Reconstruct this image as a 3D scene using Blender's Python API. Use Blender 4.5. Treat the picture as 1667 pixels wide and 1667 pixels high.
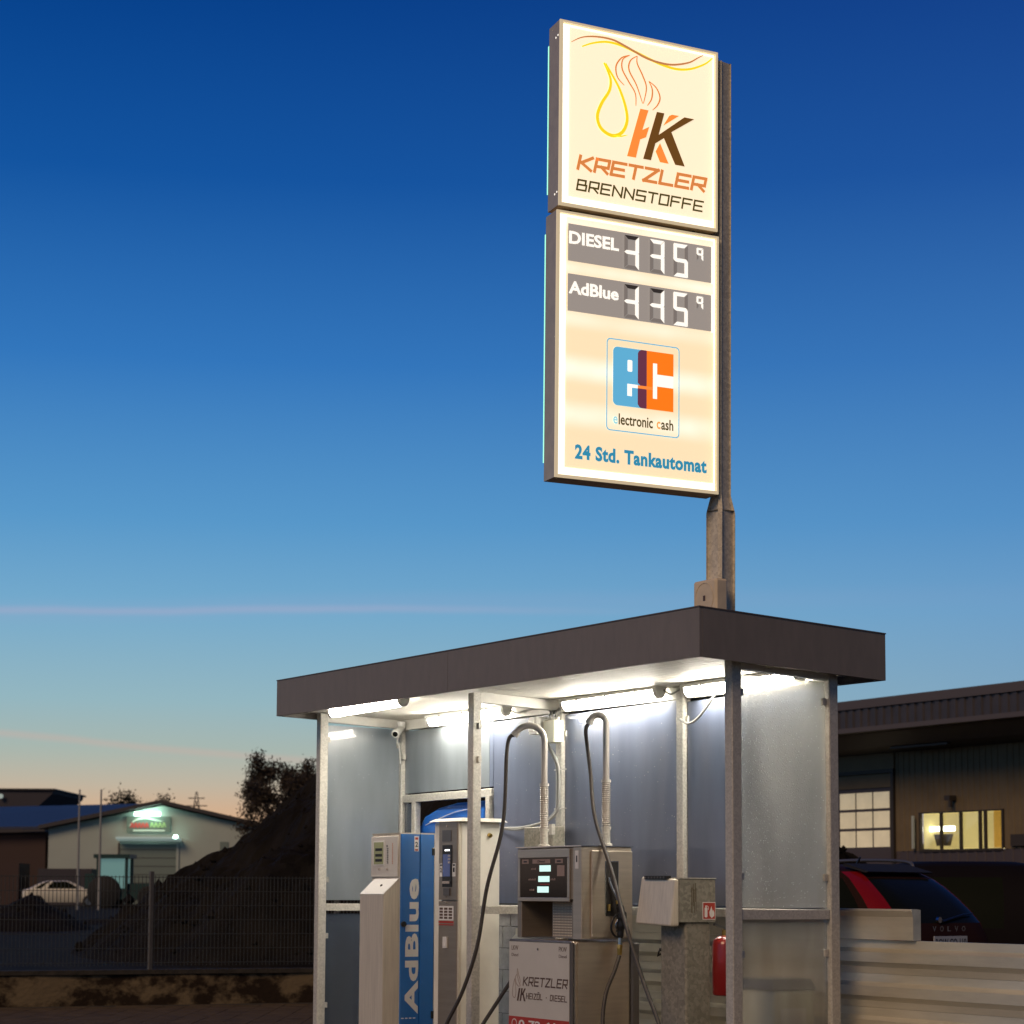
import bpy, bmesh, math, random
from mathutils import Vector, Matrix
random.seed(7)
R = math.radians
for o in list(bpy.data.objects): bpy.data.objects.remove(o)
scene = bpy.context.scene
COL = scene.collection

# ------------------------------------------------------------------ camera
AZ, PITCH, ROLL = 2.5658, 0.0836, 0.0049
CAM = Vector((8.9754, -7.1807, 1.5698))
fwd = Vector((math.cos(AZ)*math.cos(PITCH), math.sin(AZ)*math.cos(PITCH), math.sin(PITCH)))
rt0 = Vector((math.sin(AZ), -math.cos(AZ), 0)); up0 = rt0.cross(fwd)
rt = rt0*math.cos(ROLL)+up0*math.sin(ROLL); up = up0*math.cos(ROLL)-rt0*math.sin(ROLL)
cd = bpy.data.cameras.new('camera'); cam = bpy.data.objects.new('camera', cd); COL.objects.link(cam)
cam.matrix_world = Matrix(((rt.x, up.x, -fwd.x, CAM.x), (rt.y, up.y, -fwd.y, CAM.y), (rt.z, up.z, -fwd.z, CAM.z), (0, 0, 0, 1)))
cd.sensor_width = 36; cd.lens = 36*3115.45/1667
cd.shift_x = 0.5-831.14/1667; cd.shift_y = 1194.09/1667-0.5
cd.clip_start = 0.1; cd.clip_end = 3000
cd.dof.use_dof = True; cd.dof.focus_distance = 13.0; cd.dof.aperture_fstop = 4.0
scene.camera = cam

# ------------------------------------------------------------------ world: clear dusk sky
W = bpy.data.worlds.new('World'); scene.world = W; W.use_nodes = True
def sky(nt):
    N, L = nt.nodes, nt.links
    for n in list(N): N.remove(n)
    out = N.new('ShaderNodeOutputWorld'); bgn = N.new('ShaderNodeBackground'); L.new(bgn.outputs[0], out.inputs[0])
    tc = N.new('ShaderNodeTexCoord'); sep = N.new('ShaderNodeSeparateXYZ')
    nrm = N.new('ShaderNodeVectorMath'); nrm.operation = 'NORMALIZE'
    L.new(tc.outputs['Generated'], nrm.inputs[0]); L.new(nrm.outputs[0], sep.inputs[0])
    def ramp(stops):
        r = N.new('ShaderNodeValToRGB'); r.color_ramp.interpolation = 'EASE' if False else 'LINEAR'
        e = r.color_ramp.elements
        while len(e) < len(stops): e.new(0.5)
        for i, (p, c) in enumerate(stops):
            e[i].position = p; e[i].color = (*[((v/255+0.055)/1.055)**2.4 if v > 10 else v/255/12.92 for v in c], 1)
        L.new(sep.outputs[2], r.inputs[0]); return r
    west = ramp([(0, (198, 146, 110)), (.040, (212, 174, 140)), (.055, (192, 180, 160)), (.073, (168, 182, 174)), (.098, (148, 182, 192)),
                 (.145, (117, 170, 204)), (.19, (88, 152, 202)), (.269, (50, 118, 188)), (.355, (18, 84, 160)), (.44, (2, 62, 136)), (.7, (3, 34, 86)), (1, (3, 24, 62))])
    east = ramp([(0, (140, 146, 160)), (.055, (140, 160, 178)), (.098, (122, 160, 190)),
                 (.145, (108, 156, 198)), (.19, (84, 142, 196)), (.269, (58, 116, 182)), (.355, (32, 84, 158)), (.44, (18, 63, 137)), (.7, (4, 32, 82)), (1, (3, 24, 62))])
    # the after-glow lies to the west (left of the view)
    dt = N.new('ShaderNodeVectorMath'); dt.operation = 'DOT_PRODUCT'; L.new(nrm.outputs[0], dt.inputs[0])
    a = AZ+R(30); dt.inputs[1].default_value = (math.cos(a), math.sin(a), 0)
    mr = N.new('ShaderNodeMapRange'); mr.inputs[1].default_value = .60; mr.inputs[2].default_value = .95; mr.interpolation_type = 'SMOOTHSTEP'
    L.new(dt.outputs['Value'], mr.inputs[0])
    mx = N.new('ShaderNodeMixRGB'); L.new(mr.outputs[0], mx.inputs[0]); L.new(east.outputs[0], mx.inputs[1]); L.new(west.outputs[0], mx.inputs[2])
    # away from the after-glow the dusk sky falls off towards the east
    m3 = N.new('ShaderNodeMapRange'); m3.inputs[1].default_value = -.9; m3.inputs[2].default_value = .55; m3.inputs[3].default_value = .42; m3.inputs[4].default_value = 1; m3.interpolation_type = 'SMOOTHSTEP'
    L.new(dt.outputs['Value'], m3.inputs[0])
    vm = N.new('ShaderNodeVectorMath'); vm.operation = 'SCALE'; L.new(mx.outputs[0], vm.inputs[0]); L.new(m3.outputs[0], vm.inputs['Scale'])
    last = vm.outputs[0]
    # faint pink high streaks of cloud: great circles with soft width, broken by noise
    def streak(last, elev_deg, az_c, tilt, width, col, amt, az0, az1):
        nv = Vector((0, 0, 1)); ca = az_c
        dirv = Vector((math.cos(ca)*math.cos(R(elev_deg)), math.sin(ca)*math.cos(R(elev_deg)), math.sin(R(elev_deg))))
        side = Vector((math.sin(ca), -math.cos(ca), 0)); side = (side+Vector((0, 0, tilt))).normalized()
        pn = side.cross(dirv).normalized()
        d = N.new('ShaderNodeVectorMath'); d.operation = 'DOT_PRODUCT'; L.new(nrm.outputs[0], d.inputs[0]); d.inputs[1].default_value = pn
        noi = N.new('ShaderNodeTexNoise'); noi.inputs['Scale'].default_value = 7; noi.inputs['Detail'].default_value = 5; L.new(nrm.outputs[0], noi.inputs[0])
        ad = N.new('ShaderNodeMath'); ad.operation = 'MULTIPLY_ADD'; L.new(noi.outputs[0], ad.inputs[0]); ad.inputs[1].default_value = .006; L.new(d.outputs['Value'], ad.inputs[2])
        ab = N.new('ShaderNodeMath'); ab.operation = 'ABSOLUTE'; su = N.new('ShaderNodeMath'); su.operation = 'SUBTRACT'; su.inputs[1].default_value = .003
        L.new(ad.outputs[0], su.inputs[0]); L.new(su.outputs[0], ab.inputs[0])
        m = N.new('ShaderNodeMapRange'); m.interpolation_type = 'SMOOTHSTEP'; m.inputs[1].default_value = width; m.inputs[2].default_value = 0; m.inputs[3].default_value = 0; m.inputs[4].default_value = amt
        L.new(ab.outputs[0], m.inputs[0])
        s2 = N.new('ShaderNodeVectorMath'); s2.operation = 'DOT_PRODUCT'; L.new(nrm.outputs[0], s2.inputs[0]); s2.inputs[1].default_value = Vector((math.sin(AZ), -math.cos(AZ), 0))
        m2 = N.new('ShaderNodeMapRange'); m2.interpolation_type = 'SMOOTHSTEP'; m2.inputs[1].default_value = az0; m2.inputs[2].default_value = az1; L.new(s2.outputs['Value'], m2.inputs[0])
        mm = N.new('ShaderNodeMath'); mm.operation = 'MULTIPLY'; L.new(m.outputs[0], mm.inputs[0]); L.new(m2.outputs[0], mm.inputs[1])
        mix = N.new('ShaderNodeMixRGB'); L.new(mm.outputs[0], mix.inputs[0]); L.new(last, mix.inputs[1]); mix.inputs[2].default_value = (*col, 1)
        return mix.outputs[0]
    last = streak(last, 8.45, AZ, 0.0, .0034, (.46, .42, .58), .30, .12, -.12)
    last = streak(last, 8.75, AZ-R(4), 0.01, .009, (.36, .36, .56), .12, .4, -.1)
    last = streak(last, 4.35, AZ+R(12), -.075, .0034, (.60, .42, .36), .34, -.06, -.12)
    L.new(last, bgn.inputs[0]); bgn.inputs[1].default_value = 1.0
sky(W.node_tree)
scene.view_settings.view_transform = 'Standard'; scene.view_settings.look = 'None'
scene.view_settings.exposure = 0; scene.view_settings.gamma = 1

# soft warm fill lamp, added for unseen town light on the camera side
sd = bpy.data.lights.new('town_fill', 'SUN'); sd.energy = 1.30; sd.angle = R(25); sd.color = (1.0, .69, .42)
so = bpy.data.objects.new('town_fill', sd); COL.objects.link(so)
so.rotation_euler = Vector((-.36, .72, -.58)).to_track_quat('-Z', 'Y').to_euler()

# ------------------------------------------------------------------ materials
M = {}
def mat(name, col, rough=.5, metal=0., var=0., vscale=8., bump=0., bscale=40., emis=0., ecol=None, stretch=None, coat=0., trans=0., spec=.5, kind='noise', dark=None, coatr=.03, sharp=0.0):
    m = bpy.data.materials.new(name); m.use_nodes = True; nt = m.node_tree; N, L = nt.nodes, nt.links
    b = N['Principled BSDF']
    b.inputs['Base Color'].default_value = (*col, 1); b.inputs['Roughness'].default_value = rough; b.inputs['Metallic'].default_value = metal
    b.inputs['Coat Weight'].default_value = coat; b.inputs['Coat Roughness'].default_value = coatr
    b.inputs['Transmission Weight'].default_value = trans; b.inputs['Specular IOR Level'].default_value = spec
    if emis:
        b.inputs['Emission Color'].default_value = (*(ecol or col), 1); b.inputs['Emission Strength'].default_value = emis
    if var or bump:
        tc = N.new('ShaderNodeTexCoord'); mp = N.new('ShaderNodeMapping'); L.new(tc.outputs['Object'], mp.inputs[0])
        if stretch: mp.inputs['Scale'].default_value = stretch
    if var:
        if kind == 'spangle':
            t = N.new('ShaderNodeTexVoronoi'); t.inputs['Scale'].default_value = vscale; L.new(mp.outputs[0], t.inputs['Vector'])
            sp = N.new('ShaderNodeSeparateColor'); L.new(t.outputs['Color'], sp.inputs[0]); s1 = sp.outputs[0]
            t2 = N.new('ShaderNodeTexNoise'); t2.inputs['Scale'].default_value = vscale*.25; t2.inputs['Detail'].default_value = 6; L.new(mp.outputs[0], t2.inputs['Vector'])
            av = N.new('ShaderNodeMath'); av.operation = 'ADD'; L.new(s1, av.inputs[0]); L.new(t2.outputs[0], av.inputs[1])
            hf = N.new('ShaderNodeMath'); hf.operation = 'MULTIPLY'; hf.inputs[1].default_value = .5; L.new(av.outputs[0], hf.inputs[0]); src = hf.outputs[0]
        else:
            t = N.new('ShaderNodeTexNoise'); t.inputs['Scale'].default_value = vscale; t.inputs['Detail'].default_value = 7; t.inputs['Roughness'].default_value = .6
            L.new(mp.outputs[0], t.inputs['Vector']); src = t.outputs[0]
        r = N.new('ShaderNodeValToRGB'); e = r.color_ramp.elements; e[0].position = .3+sharp; e[1].position = .7-sharp
        d = dark or tuple(c*(1-var) for c in col); hi = tuple(min(1, c*(1+var*.6)) for c in col)
        e[0].color = (*d, 1); e[1].color = (*hi, 1); L.new(src, r.inputs[0]); L.new(r.outputs[0], b.inputs['Base Color'])
        if emis and not ecol: L.new(r.outputs[0], b.inputs['Emission Color'])
        rr = N.new('ShaderNodeMapRange'); rr.inputs[3].default_value = max(0, rough-.12*min(1, var*3)); rr.inputs[4].default_value = min(1, rough+.12*min(1, var*3))
        L.new(src, rr.inputs[0]); L.new(rr.outputs[0], b.inputs['Roughness'])
    if bump:
        t = N.new('ShaderNodeTexNoise'); t.inputs['Scale'].default_value = bscale; t.inputs['Detail'].default_value = 6; L.new(mp.outputs[0], t.inputs['Vector'])
        bp = N.new('ShaderNodeBump'); bp.inputs['Strength'].default_value = bump; bp.inputs['Distance'].default_value = .02
        L.new(t.outputs[0], bp.inputs['Height']); L.new(bp.outputs[0], b.inputs['Normal'])
    M[name] = m; return m

mat('galvanised_steel', (.52, .50, .45), .5, .10, .15, 85, .10, 90, kind='spangle')
mat('pole_steel', (.68, .62, .50), .55, .05, .18, 55, .15, 60, kind='spangle')
mat('old_galvanised_steel', (.27, .255, .21), .58, .10, .24, 48, .15, 60, kind='spangle')
mat('fascia_paint', (.205, .180, .158), .5, 0, .10, 4, .05, 160, stretch=(4, 4, 1), spec=.5)
mat('ceiling_white', (.74, .71, .64), .5, 0, .05, 4)
mat('beam_white', (.66, .64, .59), .5, 0, .10, 9)
mat('lamp_housing', (.75, .75, .72), .5)
mat('lamp_diffuser', (.9, .95, .93), .3, emis=60.0, ecol=(1.0, .93, .80))
mat('stainless', (.60, .52, .42), .34, .72, .10, 3, .012, 160, stretch=(1, 1, 14))
mat('stainless_dark', (.34, .295, .24), .38, .6, .10, 3, .012, 160, stretch=(1, 1, 14))
mat('brushed_beige', (.70, .64, .53), .42, .2, .14, 5, .03, 150, stretch=(14, 14, .6))
mat('painted_bezel', (.16, .15, .145), .35, .5, .1, 6)
mat('panel_cream', (.64, .61, .55), .4, .1, .06, 3)
mat('white_cabinet', (.80, .78, .70), .42, 0, .08, 5)
mat('blue_paint', (.018, .155, .50), .35, 0, .10, 2.5, coat=.3)
mat('blue_plastic', (.02, .16, .62), .35, 0, .15, 4, coat=.2)
mat('off_white', (.75, .74, .71), .45)
mat('paper_white', (.78, .77, .74), .6)
mat('print_black', (.015, .015, .015), .5)
mat('print_brown', (.10, .055, .035), .5)
mat('print_red', (.42, .04, .025), .5)
mat('print_orange', (.55, .22, .10), .5)
mat('print_tan', (.33, .24, .20), .5)
mat('rubber_black', (.022, .020, .019), .55, 0, .15, 30)
mat('hose_grey', (.055, .048, .043), .5, 0, .15, 30)
mat('black_plastic', (.012, .012, .013), .3)
mat('dark_glass', (.008, .010, .010), .10, spec=.5)
mat('slot_dark', (.02, .018, .016), .6)
mat('brass', (.62, .42, .12), .3, 1)
mat('chrome', (.7, .7, .68), .18, 1)
mat('lcd_green', (.20, .21, .10), .3, emis=.12, ecol=(.5, .5, .25))
mat('lcd_lit', (.3, .3, .3), .3, emis=1.0, ecol=(.62, .95, .88))
mat('screen_blue', (.03, .05, .12), .2, emis=.10, ecol=(.3, .4, .9))
mat('led_white', (.8, .8, .8), .3, emis=3, ecol=(1, 1, 1))
mat('riser_grey', (.50, .46, .42), .38, .2, .06, 20)
mat('junction_box', (.66, .66, .52), .5)
mat('cable_grey', (.32, .32, .30), .5)
mat('extinguisher_red', (.22, .008, .008), .3, coat=.5)
mat('aluminium_plank', (.74, .69, .55), .34, .45, .22, 2.2, .04, 60, stretch=(.5, 3, 3))
mat('concrete_block', (.42, .42, .40), .85, 0, .2, 12, .4, 60)
mat('joint_dark', (.16, .16, .15), .9)
mat('low_wall', (.135, .102, .060), .92, 0, .5, 1.7, .7, 12, dark=(.030, .020, .013), stretch=(1, 1, 1.4), sharp=.15, spec=.1)
mat('low_wall_cap', (.040, .034, .026), .92, 0, .5, 6, .5, 20)
mat('paving', (.115, .085, .050), .9, 0, .35, 3, .5, 30, spec=.15)
mat('asphalt', (.055, .047, .035), .9, 0, .35, 2, .5, 60)
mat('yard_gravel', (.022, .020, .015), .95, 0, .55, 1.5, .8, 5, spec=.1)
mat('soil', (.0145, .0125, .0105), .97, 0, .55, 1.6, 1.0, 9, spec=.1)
mat('fence_wire', (.060, .062, .055), .5, .3)
mat('fence_post', (.13, .12, .105), .5, .3, .2, 20)
mat('bark', (.04, .03, .022), .9, 0, .3, 10, .5, 20)
mat('leaf_brown', (.050, .036, .022), .8, 0, .4, 3)
mat('leaf_dark', (.028, .030, .018), .85, 0, .4, 3)
mat('leaf_far', (.05, .045, .05), .9)
mat('far_wall', (.44, .49, .44), .8, 0, .06, .5)
mat('far_wall_dark', (.05, .045, .055), .8)
mat('far_roof', (.055, .05, .052), .7)
mat('far_roof_blue', (.030, .036, .070), .5)
mat('far_door', (.18, .23, .205), .6)
mat('far_brown', (.06, .035, .03), .8)
mat('strip_light', (.8, 1, .9), .4, emis=17, ecol=(.62, 1.0, .82))
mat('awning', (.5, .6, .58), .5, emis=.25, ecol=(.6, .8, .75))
mat('far_sign_back', (.10, .12, .10), .6, emis=.10, ecol=(.5, .7, .5))
mat('far_sign_red', (.4, .05, .04), .6, emis=.35, ecol=(.7, .10, .08))
mat('far_sign_green', (.25, .4, .15), .6, emis=.3, ecol=(.5, .7, .3))
mat('far_sign_pale', (.5, .55, .45), .6, emis=.35, ecol=(.7, .85, .65))
mat('tractor_paint', (.015, .05, .045), .4)
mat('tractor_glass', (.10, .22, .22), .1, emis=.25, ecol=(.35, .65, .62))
mat('silver_paint', (.80, .76, .62), .35, 0, coat=.5)
mat('dark_paint', (.010, .008, .009), .6, 0, spec=.05)
mat('brown_paint', (.034, .014, .010), .6, 0, spec=.05)
mat('car_glass', (.012, .014, .009), .14, spec=.04)
mat('tail_red', (.26, .008, .010), .25, coat=.2, emis=.02, ecol=(.8, .02, .03))
mat('plate_white', (.6, .6, .58), .5)
mat('tyre', (.015, .015, .015), .8)
mat('rim', (.4, .4, .4), .3, .9)
mat('hall_fascia', (.070, .060, .060), .5, .2, .2, 3)
mat('hall_trim', (.105, .088, .085), .6)
mat('hall_wall', (.190, .142, .075), .7, 0, .15, 2)
mat('hall_plinth', (.085, .070, .075), .6)
mat('hall_frame', (.05, .04, .03), .6)
mat('gate_pane', (.62, .52, .34), .5, 0, .14, 2, emis=.50)
mat('room_wall', (.6, .52, .26), .7, 0, .12, 1.2, emis=.42)
mat('curtain_orange', (.62, .36, .06), .7, 0, .2, 5, emis=.55)
mat('room_lamp', (1, 1, .8), .4, emis=6, ecol=(1, 1, .72))
mat('window_glass', (.9, .9, .9), .02, trans=1)
mat('sign_frame', (.74, .62, .44), .5, 0, .15, 8)
mat('sign_frame_lit', (.74, .62, .44), .5, emis=.42, ecol=(1, .82, .52))  # frame colour plus own glow, standing for light spilled from the face
mat('sign_side', (.62, .53, .40), .5, .3, .12, 10)
def E(name, srgb, s=1.0):
    c = tuple((v/255)**2.2 for v in srgb)
    return mat(name, c, .35, emis=s, ecol=c, spec=.3)
E('sign_cream', (252, 232, 198), .95)
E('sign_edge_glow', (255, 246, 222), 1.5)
E('lit_brown', (186, 126, 78), .85); E('lit_yellow', (247, 213, 40), .85); E('lit_orange', (252, 140, 62), .85); E('lit_dark_brown', (112, 76, 34), .7)
E('lit_rust', (206, 126, 68), .92); E('lit_olive', (84, 74, 36), .7)
E('price_grey', (146, 138, 131), .9); E('lit_white', (255, 250, 238), .95); E('segment_off', (128, 120, 114), .72); E('segment_frame', (60, 54, 50), .6)
E('price_glass', (152, 145, 138), .8)
E('ec_blue', (92, 168, 206), .9); E('ec_purple', (104, 56, 74), .8); E('ec_orange', (245, 120, 28), .9); E('lit_blue', (52, 136, 170), .85); E('lit_pale_blue', (150, 205, 215), .95)
E('lit_orange_pale', (240, 160, 90), .9)
E('neon_green', (150, 235, 200), 1.3)

# the backlit face of the price box: fluorescent tubes behind it make it brighter in soft bands
def banded(name):
    m = mat(name, (.95, .76, .50), .35, spec=.3); nt = m.node_tree; N, L = nt.nodes, nt.links; b = N['Principled BSDF']
    tc = N.new('ShaderNodeTexCoord'); sp = N.new('ShaderNodeSeparateXYZ'); L.new(tc.outputs['Object'], sp.inputs[0])
    tot = None
    for zc, w, a in ((5.26, .13, .9), (4.93, .13, .85), (5.62, .10, .55), (5.98, .08, .8), (6.32, .07, .9)):
        s = N.new('ShaderNodeMath'); s.operation = 'SUBTRACT'; L.new(sp.outputs[2], s.inputs[0]); s.inputs[1].default_value = zc-6.0
        ab = N.new('ShaderNodeMath'); ab.operation = 'ABSOLUTE'; L.new(s.outputs[0], ab.inputs[0])
        r = N.new('ShaderNodeMapRange'); r.interpolation_type = 'SMOOTHSTEP'; r.inputs[1].default_value = 0; r.inputs[2].default_value = w; r.inputs[3].default_value = a; r.inputs[4].default_value = 0
        L.new(ab.outputs[0], r.inputs[0])
        if tot is None: tot = r.outputs[0]
        else:
            ad = N.new('ShaderNodeMath'); ad.operation = 'ADD'; L.new(tot, ad.inputs[0]); L.new(r.outputs[0], ad.inputs[1]); tot = ad.outputs[0]
    noi = N.new('ShaderNodeTexNoise'); noi.inputs['Scale'].default_value = 2.2; L.new(tc.outputs['Object'], noi.inputs[0])
    mu = N.new('ShaderNodeMath'); mu.operation = 'MULTIPLY'; L.new(tot, mu.inputs[0])
    nr = N.new('ShaderNodeMapRange'); nr.inputs[1].default_value = .35; nr.inputs[2].default_value = .65; nr.inputs[3].default_value = .6; nr.inputs[4].default_value = 1.15; L.new(noi.outputs[0], nr.inputs[0]); L.new(nr.outputs[0], mu.inputs[1])
    mx = N.new('ShaderNodeMixRGB'); L.new(mu.outputs[0], mx.inputs[0]); mx.inputs[1].default_value = (.82, .65, .41, 1); mx.inputs[2].default_value = (1, .92, .76, 1); mx.use_clamp = True
    L.new(mx.outputs[0], b.inputs['Emission Color']); b.inputs['Emission Strength'].default_value = 1.0
banded('sign_banded')

# frosted, wet panes
def pane(name, col, trans, rough, drops=.0, dsc=110, milk=0.0):
    m = mat(name, col, rough, trans=trans, coat=.8, coatr=.03, spec=.3); nt = m.node_tree; N, L = nt.nodes, nt.links; b = N['Principled BSDF']
    tc = N.new('ShaderNodeTexCoord'); mp = N.new('ShaderNodeMapping'); mp.inputs['Scale'].default_value = (1, 1, .22); L.new(tc.outputs['Object'], mp.inputs[0])
    n = N.new('ShaderNodeTexNoise'); n.inputs['Scale'].default_value = 5; n.inputs['Detail'].default_value = 6; L.new(mp.outputs[0], n.inputs[0])
    r = N.new('ShaderNodeValToRGB'); r.color_ramp.elements[0].position = .3; r.color_ramp.elements[1].position = .72
    r.color_ramp.elements[0].color = (*[c*.80 for c in col], 1); r.color_ramp.elements[1].color = (*[min(1, c*1.15) for c in col], 1)
    L.new(n.outputs[0], r.inputs[0]); L.new(r.outputs[0], b.inputs['Base Color'])
    v = N.new('ShaderNodeTexVoronoi'); v.inputs['Scale'].default_value = dsc; L.new(tc.outputs['Object'], v.inputs['Vector'])
    v2 = N.new('ShaderNodeTexNoise'); v2.inputs['Scale'].default_value = 160; v2.inputs['Detail'].default_value = 2; L.new(tc.outputs['Object'], v2.inputs[0])
    mr = N.new('ShaderNodeMapRange'); mr.inputs[1].default_value = .0; mr.inputs[2].default_value = .38; mr.inputs[3].default_value = 1; mr.inputs[4].default_value = 0; L.new(v.outputs['Distance'], mr.inputs[0])
    ms = N.new('ShaderNodeMath'); ms.operation = 'MULTIPLY'; L.new(mr.outputs[0], ms.inputs[0]); L.new(v2.outputs[0], ms.inputs[1])
    bp = N.new('ShaderNodeBump'); bp.inputs['Strength'].default_value = drops; bp.inputs['Distance'].default_value = .004; L.new(ms.outputs[0], bp.inputs['Height'])
    if drops: L.new(bp.outputs[0], b.inputs['Normal']); L.new(bp.outputs[0], b.inputs['Coat Normal'])
    if milk:
        tl = N.new('ShaderNodeBsdfTranslucent'); L.new(r.outputs[0], tl.inputs[0]); ms_ = N.new('ShaderNodeMixShader'); ms_.inputs[0].default_value = milk
        out = [q for q in N if q.type == 'OUTPUT_MATERIAL'][0]; L.new(b.outputs[0], ms_.inputs[1]); L.new(tl.outputs[0], ms_.inputs[2]); L.new(ms_.outputs[0], out.inputs[0])
    return m
pane('pane_back', (.165, .195, .285), .36, .34, .10)
pane('pane_side', (.33, .37, .40), .50, .33, .15)
pane('pane_end', (.84, .83, .77), .80, .15, .45, 75, .17)
pane('pane_low', (.84, .82, .74), .92, .15, .04, 110, .10)
pane('pane_low_dark', (.16, .20, .27), .70, .25, .05)

# ------------------------------------------------------------------ mesh helpers
def wloc(o):
    v = Vector((0, 0, 0))
    while o is not None:
        v += o.location; o = o.parent
    return v
class MB:
    def __init__(s): s.v = []; s.f = []
    def quad(s, *p):
        i = len(s.v); s.v += [Vector(q) for q in p]; s.f.append(tuple(range(i, i+len(p)))); return s
    def hexa(s, p):      # 8 points: bottom 4 ccw, top 4 ccw
        i = len(s.v); s.v += [Vector(q) for q in p]
        for f in ((0, 3, 2, 1), (4, 5, 6, 7), (0, 1, 5, 4), (1, 2, 6, 5), (2, 3, 7, 6), (3, 0, 4, 7)): s.f.append(tuple(i+k for k in f))
        return s
    def box(s, x0, x1, y0, y1, z0, z1):
        return s.hexa([(x0, y0, z0), (x1, y0, z0), (x1, y1, z0), (x0, y1, z0), (x0, y0, z1), (x1, y0, z1), (x1, y1, z1), (x0, y1, z1)])
    def cbox(s, x0, x1, y0, y1, z0, z1, c=.006):   # box with chamfered vertical and top edges
        def ring(d, z): return [(x0+d, y0, z), (x1-d, y0, z), (x1, y0+d, z), (x1, y1-d, z), (x1-d, y1, z), (x0+d, y1, z), (x0, y1-d, z), (x0, y0+d, z)]
        i = len(s.v); s.v += [Vector(p) for p in ring(c, z0)+ring(c, z1-c)]
        s.v += [Vector((min(max(p[0], x0+c), x1-c), min(max(p[1], y0+c), y1-c), z1)) for p in ring(c, z1)]
        for a in (0, 8):
            for k in range(8): s.f.append((i+a+k, i+a+(k+1) % 8, i+a+8+(k+1) % 8, i+a+8+k))
        s.f.append(tuple(i+16+k for k in range(8))); s.f.append(tuple(i+7-k for k in range(8)))
        return s
    def prism(s, pts, off):
        off = Vector(off); n = len(pts); i = len(s.v); P = [Vector(p) for p in pts]
        s.v += P+[p+off for p in P]
        s.f.append(tuple(i+k for k in range(n))[::-1]); s.f.append(tuple(i+n+k for k in range(n)))
        for k in range(n): s.f.append((i+k, i+(k+1) % n, i+n+(k+1) % n, i+n+k))
        return s
    def tube(s, path, r, n=12, cap=True):
        P = [Vector(p) for p in path]; rs = r if isinstance(r, (list, tuple)) else [r]*len(P)
        i = len(s.v); prev = None
        for k, p in enumerate(P):
            t = (P[min(k+1, len(P)-1)]-P[max(k-1, 0)]).normalized()
            if prev is None:
                a = Vector((0, 0, 1)) if abs(t.z) < .9 else Vector((1, 0, 0)); u = t.cross(a).normalized()
            else: u = (prev-t*prev.dot(t)).normalized()
            prev = u; w = t.cross(u)
            for j in range(n):
                an = 2*math.pi*j/n; s.v.append(p+(u*math.cos(an)+w*math.sin(an))*rs[k])
        for k in range(len(P)-1):
            for j in range(n): s.f.append((i+k*n+j, i+k*n+(j+1) % n, i+(k+1)*n+(j+1) % n, i+(k+1)*n+j))
        if cap: s.f.append(tuple(i+j for j in range(n))[::-1]); s.f.append(tuple(i+(len(P)-1)*n+j for j in range(n)))
        return s
    def build(s, name, m, parent=None, smooth=False, loc=None, bevel=0):
        me = bpy.data.meshes.new(name); base = wloc(parent) if parent is not None else Vector((0, 0, 0))
        l = Vector(loc) if loc is not None else (Vector((0, 0, 0)) if parent is not None else None)
        if l is None:
            l = Vector((sum(v.x for v in s.v)/len(s.v), sum(v.y for v in s.v)/len(s.v), min(v.z for v in s.v)))
        o = bpy.data.objects.new(name, me); COL.objects.link(o); o.location = l
        if parent is not None: o.parent = parent
        off = base+l
        me.from_pydata([tuple(v-off) for v in s.v], [], s.f)
        bm = bmesh.new(); bm.from_mesh(me); bmesh.ops.recalc_face_normals(bm, faces=bm.faces); bm.to_mesh(me); bm.free()
        for mm in (m if isinstance(m, (list, tuple)) else [m]): me.materials.append(M[mm] if isinstance(mm, str) else mm)
        if smooth:
            me.polygons.foreach_set('use_smooth', [True]*len(me.polygons))
            try: me.set_sharp_from_angle(angle=R(40))
            except Exception: pass
        if bevel:
            b = o.modifiers.new('bevel', 'BEVEL'); b.width = bevel; b.segments = 2; b.limit_method = 'ANGLE'; b.angle_limit = R(40)
        return o
def tag(o, label=None, cat=None, group=None, kind=None):
    if label: o['label'] = label
    if cat: o['category'] = cat
    if group: o['group'] = group
    if kind: o['kind'] = kind
    return o
def thing(name, label, cat, loc, group=None, rotz=0):
    o = bpy.data.objects.new(name, None); COL.objects.link(o); o.location = loc; o.rotation_euler = (0, 0, rotz); o.empty_display_size = .2
    return tag(o, label, cat, group)
def copy_tree(o, parent=None):
    c = o.copy(); COL.objects.link(c); c.parent = parent
    for ch in list(o.children): copy_tree(ch, c)
    return c
class Fr:   # a plane: origin, right, up
    def __init__(s, o, a, b): s.o = Vector(o); s.a = Vector(a).normalized(); s.b = Vector(b).normalized(); s.n = s.a.cross(s.b)
    def p(s, u, v, w=0): return s.o+s.a*u+s.b*v+s.n*w
def poly(mb, fr, pts, w0, th=.0015): return mb.prism([fr.p(u, v, w0) for u, v in pts], fr.n*th)
def rect(mb, fr, u0, v0, u1, v1, w0, th=.0015): return poly(mb, fr, [(u0, v0), (u1, v0), (u1, v1), (u0, v1)], w0, th)
def rrect(u0, v0, u1, v1, r, n=6):
    P = []
    for cx, cy, a0 in ((u1-r, v1-r, 0), (u0+r, v1-r, 90), (u0+r, v0+r, 180), (u1-r, v0+r, 270)):
        for k in range(n+1): a = R(a0+90*k/n); P.append((cx+r*math.cos(a), cy+r*math.sin(a)))
    return P
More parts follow.
